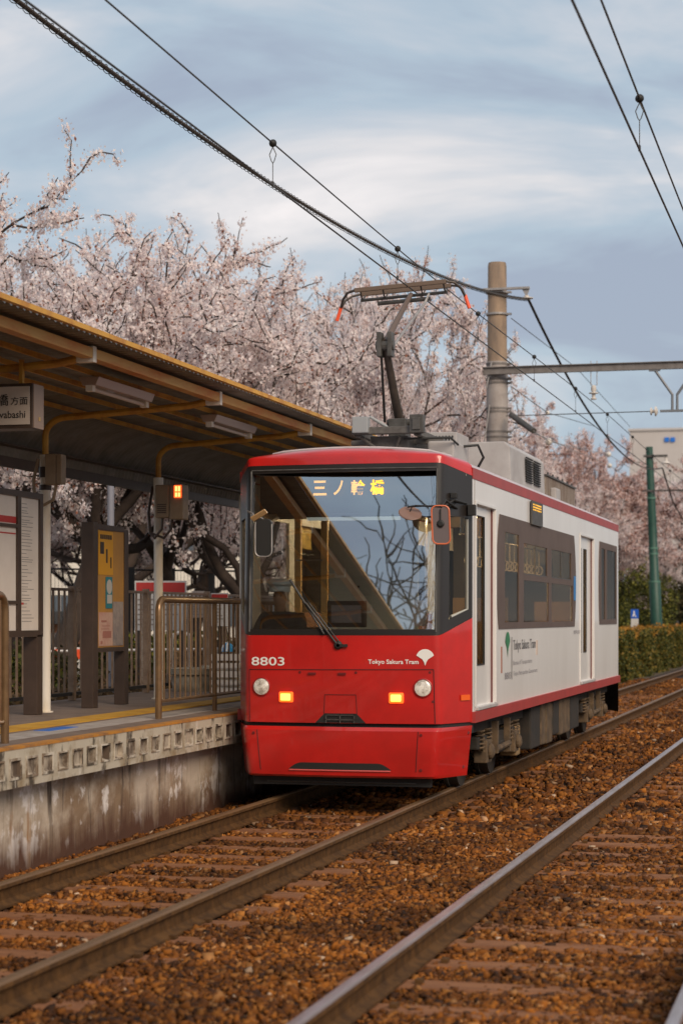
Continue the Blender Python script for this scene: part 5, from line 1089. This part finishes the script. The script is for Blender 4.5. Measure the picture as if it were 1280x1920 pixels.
c = at(345, 1157, D=95); bldg('park_building', c, 19, 10, 6.6, M_bcream, 'long cream building glimpsed under the blossom behind the platform', 9, 2, M_bglass, z0=.3, win=(.55, .45))
c = at(60, 1157, D=98); bldg('park_building', c, 12, 10, 4.6, M_bwall, 'pale building glimpsed low behind the timetable board', 6, 2, M_bglass, z0=.3, win=(.5, .45))
bt = bpy.data.objects.new('added_bare_tree', None); COL.objects.link(bt); bt.location = (-7.6, -20, -.24); bt.scale = (2.5, 2.5, 2.1); tag(bt, 'unseen tall leafless tree added for the dark branches the windshield mirrors', 'tree'); OFF[bt] = Vector(bt.location)  # unseen tree added so the windshield has branches to mirror
o_ = bpy.data.objects.new('trunk', TM[(1, 'cherry_blossom')][0]); COL.objects.link(o_); o_.parent = bt
# unseen buildings added on the camera's side for the windshield to mirror
for i, (x, y, w_, h_, lb) in enumerate(((-12.5, -60, 11, 12.5, 'unseen pale block of flats added for the windshield to mirror low beside its mirror'), (12, -60, 14, 13, 'unseen taller grey block of flats added across the empty track, mirrored in the glass'), (-30, -58, 13, 8, 'unseen low cream house row added beyond the near platform end'))):
    bldg('added_apartment_block', Vector((x, y-10, 0)), w_, 10, h_, (M_bcream, M_bwall, M_bcream)[i], lb, 5, 3, M_bglass)

for i, (y, h_, lb) in enumerate(((34, 6.5, 'unseen nearer brown house added beside the empty track, mirrored in the tram side windows'), (50, 8.5, 'unseen taller beige house added beside the empty track, mirrored in the tram side windows'), (68, 5.5, 'unseen low house added at the far end of the empty track, mirrored in the tram side'))):
    bldg('added_row_house', Vector((12.5, y, 0)), 8, 13, h_, (mat('house_brown', (.08, .05, .035), .8), M_bwall, M_bcream)[i], lb, 3, 2, M_bglass)  # unseen houses added to give the tram's side glass something to mirror
bldg('added_dark_house', Vector((-11.5, -42, 0)), 6, 47, 5.2, mat('added_house_brown', (.05, .04, .035), .8), 'unseen long dark brown house added alongside the near end of the platform to darken the windshield reflection', 2, 1, M_bglass)  # unseen building added to keep part of the windshield reflection dark

# ---------------- park beyond the platform fence
GZ = .42
def board_sign(px0, px1, py0, py1, D, legs, label, head=None, name='park_sign', m=None):
    a = at(px0, py1, D=D); b = at(px1, py0, D=D); ux = (b-a); ux.z = 0; w_ = ux.length; ux.normalize(); h_ = b.z-a.z; nv = ux.cross(Vector((0, 0, 1)))
    s_ = empty(name, (a.x+ux.x*w_/2, a.y+ux.y*w_/2, GZ), label, 'sign')
    def pl(u0, u1, v0, v1, d, th, m_, nm, par=s_):
        mb = MB(); c = a+ux*(w_*(u0+u1)/2)+Vector((0, 0, h_*(v0+v1)/2))+nv*d; mb.frame_box(c, ux*(w_*(u1-u0)), nv*th, Vector((0, 0, h_*(v1-v0)))); return obj(nm, mb, m_, par)
    pn = pl(0, 1, 0, 1, 0, .03, m or mat('sign_white', (.60, .58, .57), .5), 'panel')
    if head: pl(.03, .97, 1-head, .965, .018, .004, M_rd, 'header')
    rr = random.Random(px0)
    mb = MB()
    for k in range(7):
        v = .12+.1*k
        if v < 1-(head or .1)-.08: u0 = .06; u1 = rr.uniform(.4, .9); c = a+ux*(w_*(u0+u1)/2)+Vector((0, 0, h_*v))+nv*.018; mb.frame_box(c, ux*(w_*(u1-u0)), nv*.004, Vector((0, 0, h_*.03)))
    obj('print', mb, mat('grey_ink', (.30, .26, .24), .6), pn)
    for u in legs: mb = MB(); c = a+ux*(w_*u)-nv*.05; mb.tube([(c.x, c.y, GZ), (c.x, c.y, b.z-.02)], .03, 8); obj('leg', mb, M_brownf, s_)
    return pn, a, ux, nv, w_, h_
board_sign(253, 350, 1089, 1182, 27.5, (.08, .92), 'wide white park sign with red header behind the second column', .24)
board_sign(360, 384, 1108, 1158, 26.5, (.5,), 'small pinkish paper sign on the post behind the barrier', None, m=mat('sign_pinkish', (.55, .45, .40), .6))
board_sign(396, 428, 1112, 1174, 26.0, (.5,), 'narrow white sign with bright red top next to the tram', .26)
def pipe_guard(px0, px1, D, z0, z1, label, m=None):
    a = at(px0, 1200, D=D); b = at(px1, 1200, D=D); a.z = b.z = GZ; s_ = empty('guard_pipe', (a+b)/2, label, 'barrier', 'white pipe barriers in the park')
    mb = MB(); r = .1; u = (b-a).normalized(); mb.tube([a, a+Vector((0, 0, z1-r-GZ)), a+u*r*.3+Vector((0, 0, z1-.03-GZ)), a+u*r+Vector((0, 0, z1-GZ)), b-u*r+Vector((0, 0, z1-GZ)), b-u*r*.3+Vector((0, 0, z1-.03-GZ)), b+Vector((0, 0, z1-r-GZ)), b], .03, 8); obj('hoop', mb, m or mat('pipe_white', (.70, .68, .66), .4), s_, smooth=True)
pipe_guard(322, 358, 29, 1.0, 1.42, 'white pipe hoop behind the bronze barrier near the planter'); pipe_guard(258, 266, 29.5, 1.0, 1.42, 'narrow white pipe hoop beneath the wide park sign')
# low white rope rail and orange banded posts
rb = empty('low_rail', at(200, 1222, D=30), 'low white rail with orange banded stakes behind the platform fence', 'barrier')
a = at(92, 1221, D=30); b = at(440, 1216, D=30); mb = MB(); mb.tube([a, b], .02, 6); obj('rail', mb, mat('pipe_white', (.70, .68, .66), .4), rb)
for px in (103, 146, 216, 268, 355, 404):
    c = at(px, 1200, D=30); mb = MB(); mb.tube([(c.x, c.y, GZ), (c.x, c.y, a.z+.06)], .035, 8); st_ = obj('stake', mb, mat('pipe_white', (.70, .68, .66), .4), rb)
    if px in (103, 146, 268): mb = MB(); mb.tube([(c.x, c.y, a.z-.12), (c.x, c.y, a.z+.03)], .045, 8); obj('orange_band', mb, M_redtip, st_)
# brick hut, planters, parcels
hb_ = at(116, 1157, D=44); s_ = empty('orange_kiosk', (hb_.x, hb_.y, GZ), 'orange brown kiosk with grey roof glimpsed through the pickets', 'kiosk')
mb = MB(); mb.box(hb_.x-.75, hb_.x+.55, hb_.y, hb_.y+1.5, GZ, 1.5); obj('wall', mb, mat('kiosk_orange', (.42, .17, .07), .7, c2=(.30, .12, .06), scale=4), s_); mb = MB(); mb.poly([(hb_.x-.95, hb_.y-.2, 1.5), (hb_.x+.75, hb_.y-.2, 1.5), (hb_.x+.4, hb_.y-.2, 1.78), (hb_.x-.6, hb_.y-.2, 1.78)], (0, 1.9, 0)); obj('roof', mb, M_dgrey, s_)
mb = MB(); mb.box(hb_.x-.3, hb_.x+.1, hb_.y-.03, hb_.y, GZ, 1.3); obj('shutter', mb, mat('shutter', (.30, .25, .22), .6), s_)
pc = at(366, 1270, D=24.3); s_ = empty('planter', (pc.x, pc.y, GZ), 'big round concrete planter behind the bronze barrier', 'planter', 'concrete planters behind the barrier')
mb = MB(); mb.lathe((pc.x, pc.y, GZ), [(0, .15), (.05, .18), (.25, .26), (.42, .29), (.52, .27), (.53, .31), (.60, .32), (.61, .26)], 24); obj('bowl', mb, M_conc, s_, smooth=True)
mb = MB(); mb.lathe((pc.x, pc.y, GZ+.56), [(0, .25), (.01, .1)], 16); obj('soil', mb, M_soil, s_)
pc2 = at(421, 1270, D=25.5); d_ = pc2-pc; d_.z = 0; r2 = clone(s_, d_, 'concrete planter half hidden by the tram, next to the rounder one')
sc2 = at(427, 1215, D=23.8); s_ = empty('blue_helmet', (sc2.x, sc2.y, 1.1), 'blue and white rounded cover on a pale crate beside the tram', 'helmet')
mb = MB(); mb.lathe((sc2.x, sc2.y, 1.235), [(0, .075), (.04, .075), (.08, .058), (.105, .03), (.11, .004)], 16); obj('shell', mb, mat('helmet_blue', (.03, .30, .62), .35), s_, smooth=True)
mb = MB(); mb.tube([(sc2.x+.012, sc2.y-.078, 1.24), (sc2.x+.012, sc2.y-.06, 1.315), (sc2.x+.012, sc2.y, 1.348)], .012, 6); mb.tube([(sc2.x-.055, sc2.y-.055, 1.24), (sc2.x-.045, sc2.y-.05, 1.30), (sc2.x-.015, sc2.y, 1.346)], .008, 6); obj('stripe', mb, M_text, s_)
cr_ = empty('pale_crate', (sc2.x, sc2.y, GZ), 'stack of pale slatted crates under the blue cover', 'crate')
for k in range(4):
    mb = MB(); z = GZ+.2*k; 
    for (x0, x1, y0, y1) in ((-.17, .17, -.14, -.12), (-.17, .17, .12, .14), (-.17, -.15, -.12, .12), (.15, .17, -.12, .12)): mb.box(sc2.x+x0, sc2.x+x1, sc2.y+y0, sc2.y+y1, z+.02, z+.075); mb.box(sc2.x+x0, sc2.x+x1, sc2.y+y0, sc2.y+y1, z+.11, z+.185)
    mb.box(sc2.x-.15, sc2.x+.15, sc2.y-.12, sc2.y+.12, z+.001, z+.02); obj('tier', mb, M_paper, cr_)
# grey lamp post between the column and board
gpz = at(208, 985, D=26); mb = MB(); mb.tube([(gpz.x, gpz.y, GZ), (gpz.x, gpz.y, 4.6)], .045, 10); lpst = empty('lamp_post', (gpz.x, gpz.y, GZ), 'slim blue grey post standing behind the ochre notice board', 'post'); obj('shaft', mb, mat('post_bluegrey', (.22, .22, .26), .45), lpst, smooth=True)
mb = MB(); mb.lathe((gpz.x, gpz.y, GZ), [(0, .10), (.03, .10), (.04, .06), (.12, .05)], 12); obj('foot', mb, M_dgrey, lpst); mb = MB(); mb.tube([(gpz.x, gpz.y, 4.55), (gpz.x+.1, gpz.y-.2, 4.75), (gpz.x+.1, gpz.y-.6, 4.8)], .03, 8); obj('lamp_arm', mb, M_dgrey, lpst)
# black mesh fence farther back
mf = empty('mesh_fence', at(330, 1157, D=38), 'thin black wire mesh fence before the cherry trunks', 'fence')
a = at(90, 1157, D=37); b = at(470, 1157, D=39); zt = at(300, 1069, D=38).z; 
for k in range(6): mb = MB(); c = a.lerp(b, k/5); mb.box(c.x-.05, c.x+.05, c.y-.05, c.y+.05, GZ, zt+.05); obj('post', mb, M_rubber, mf)
mb = MB(); mb.tube([(a.x, a.y, zt), (b.x, b.y, zt)], .02, 6); mb.tube([(a.x, a.y, zt-.5), (b.x, b.y, zt-.5)], .006, 4)
u = b-a
for k in range(60): c = a+u*(k/59); mb.tube([(c.x, c.y, GZ+.3), (c.x, c.y, zt)], .004, 3, False)
obj('wire_mesh', mb, M_rubber, mf)
# undergrowth
rg = np.random.default_rng(9); n = 5200; X = -8.6-rg.exponential(1.0, n); Y = rg.uniform(13, 32, n); C = np.stack([X, Y, .44+rg.exponential(.10, n)], 1); C = C[X > -13]
V, F_ = leaf_quads(C, .035, rg, .06, 4); tag(mesh_np('undergrowth', V, F_, M_sh[2]), kind='stuff')
for i, (px, D, w_, h_, mi, lb) in enumerate(((60, 30, 1.6, .75, 1, 'dark low shrub behind the fence next to the timetable board legs'), (160, 33, 2.2, .7, 1, 'low dark shrub behind the fence between the two boards'), (285, 33, 2.0, .95, 0, 'low green shrub behind the fence under the wide park sign'), (350, 34, 1.9, .95, 0, 'low green shrub behind the concrete planter'), (425, 32, 1.6, .85, 2, 'dry brown shrub behind the crates near the tram'), (20, 27, 1.3, .7, 0, 'small green shrub low at the fence beside the near barrier'))): shrub(px, D, w_, GZ, GZ+h_, 900, mi, lb, 40+i, 'low shrubs behind the platform fence')

# ================================================================== PEOPLE
def skin_body(name, joints, edges, m, parent=None, label=None, sub_=2):
    me = bpy.data.meshes.new(name); me.from_pydata([j[0] for j in joints], edges, []); o = bpy.data.objects.new(name, me); COL.objects.link(o)
    sm = o.modifiers.new('skin', 'SKIN'); sm.use_smooth_shade = True
    for i, j in enumerate(joints): me.skin_vertices[0].data[i].radius = (j[1], j[1] if len(j) < 3 else j[2]); me.skin_vertices[0].data[i].use_root = (i == 0)
    ss = o.modifiers.new('sub', 'SUBSURF'); ss.levels = sub_; ss.render_levels = sub_
    ev = o.evaluated_get(bpy.context.evaluated_depsgraph_get()); m2 = bpy.data.meshes.new_from_object(ev); bpy.data.objects.remove(o); m2.materials.clear(); m2.materials.append(m)
    m2.polygons.foreach_set('use_smooth', [True]*len(m2.polygons)); r = bpy.data.objects.new(name, m2); COL.objects.link(r)
    if parent: r.parent = parent
    OFF[r] = OFF.get(parent, Vector()) if parent else Vector(); return r
M_uni = mat('uniform_navy', (.03, .032, .04), .8); M_glove = mat('glove_white', (.62, .62, .60), .7); M_cap = mat('cap_pale_blue', (.50, .60, .68), .7)
dx_, dy_ = -5.22, 18.0
dr = empty('person', (dx_, dy_, .8), 'seated tram driver in dark uniform, pale cap and white gloves behind the windshield', 'person')
def P3(x, y, z): return (x, y, z-0.0)
B = [((0, 0, .40), .15), ((0, -.02, .60), .15), ((0, -.03, .78), .155), ((0, -.02, .90), .07), ((-.17, -.02, .84), .065), ((-.25, -.10, .62), .052), ((-.20, -.32, .56), .042), ((.17, -.03, .84), .065), ((.25, -.14, .66), .05), ((.26, -.36, .60), .040), ((-.10, -.25, .42), .085), ((-.11, -.45, .40), .065), ((-.11, -.47, .06), .05), ((.10, -.25, .42), .085), ((.11, -.45, .40), .065), ((.11, -.47, .06), .05)]
Ed = [(0, 1), (1, 2), (2, 3), (2, 4), (4, 5), (5, 6), (2, 7), (7, 8), (8, 9), (0, 10), (10, 11), (11, 12), (0, 13), (13, 14), (14, 15)]
skin_body('uniform', [(p_, r_) for p_, r_ in B], Ed, M_uni, dr)
skin_body('head', [((0, -.03, .88), .045), ((0, -.045, .97), .058), ((0, -.05, 1.05), .082), ((0, -.045, 1.12), .080), ((0, -.135, 1.035), .012)], [(0, 1), (1, 2), (2, 3), (2, 4)], M_skin, dr)
mb = MB(); c0 = Vector((dx_, dy_-.05, .8+1.09)); mb.lathe(c0, [(0, .098), (.05, .10), (.07, .125), (.10, .125), (.125, .06), (.127, .002)], 18); mb.poly([c0+Vector((math.sin(a)*.10, -math.cos(a)*.16-.01, .005)) for a in lin(-1.1, 1.1, 9)], Vector((0, 0, .008))); obj('cap', mb, M_cap, dr, smooth=True)
mb = MB()
for s in (-1, 1): mb.lathe(c0+Vector((s*.032, -.078, -.035)), [(-.012, .002), (0, .012), (.012, .002)], 8, (0, 1, 0))
obj('eyes', mb, M_rubber, dr)
for s, w0_ in ((-1, Vector((-.20, -.32, .56))), (1, Vector((.26, -.36, .60)))):
    J_ = [(w0_, .036), (w0_+Vector((.005, -.05, .0)), .036), (w0_+Vector((.01, -.09, .0)), .034)]; E_ = [(0, 1), (1, 2)]
    for k in range(4):
        b0 = w0_+Vector((-.026+.018*k, -.10, .004)); L_ = (.035, .042, .040, .030)[k]; n0 = len(J_); J_ += [(b0, .009), (b0+Vector((0, -L_, -.006)), .0085), (b0+Vector((0, -L_*1.4, -.030)), .008)]; E_ += [(2, n0), (n0, n0+1), (n0+1, n0+2)]
    n0 = len(J_); J_ += [(w0_+Vector((-.035*s, -.055, -.008)), .011), (w0_+Vector((-.042*s, -.09, -.02)), .009)]; E_ += [(1, n0), (n0, n0+1)]
    skin_body('glove', [(tuple(a_), b_) for a_, b_ in J_], E_, M_glove, dr)
# person beyond the hedge
fp_ = at(1267, 1166, D=78); pr = empty('person', (fp_.x, fp_.y, -.24), 'far person in dark jacket with white collar above the hedge', 'person')
B = [((0, 0, .90), .15), ((0, 0, 1.15), .15), ((0, 0, 1.36), .17), ((0, 0, 1.46), .07), ((-.21, 0, 1.38), .07), ((-.27, .02, 1.10), .05), ((-.25, -.08, .85), .04), ((.21, 0, 1.38), .07), ((.27, .02, 1.10), .05), ((.25, -.08, .85), .04), ((-.10, 0, .48), .075), ((-.11, .02, .05), .055), ((.10, 0, .48), .075), ((.11, .02, .05), .055)]
skin_body('clothes', B, [(0, 1), (1, 2), (2, 3), (2, 4), (4, 5), (5, 6), (2, 7), (7, 8), (8, 9), (0, 10), (10, 11), (0, 12), (12, 13)], mat('jacket_dark', (.02, .02, .03), .8), pr)
skin_body('head', [((0, 0, 1.45), .05), ((0, -.01, 1.56), .075), ((0, 0, 1.66), .085), ((0, -.09, 1.58), .012)], [(0, 1), (1, 2), (1, 3)], M_skin, pr)
mb = MB(); cc = Vector((fp_.x, fp_.y+.02, -.24+1.64)); mb.lathe(cc, [(-.02, .098), (.05, .10), (.10, .075), (.125, .01)], 14); obj('hair', mb, M_rubber, pr, smooth=True)
mb = MB(); mb.lathe(Vector((fp_.x, fp_.y, -.24+1.42)), [(0, .12), (.05, .075)], 12); obj('collar', mb, M_text, pr)
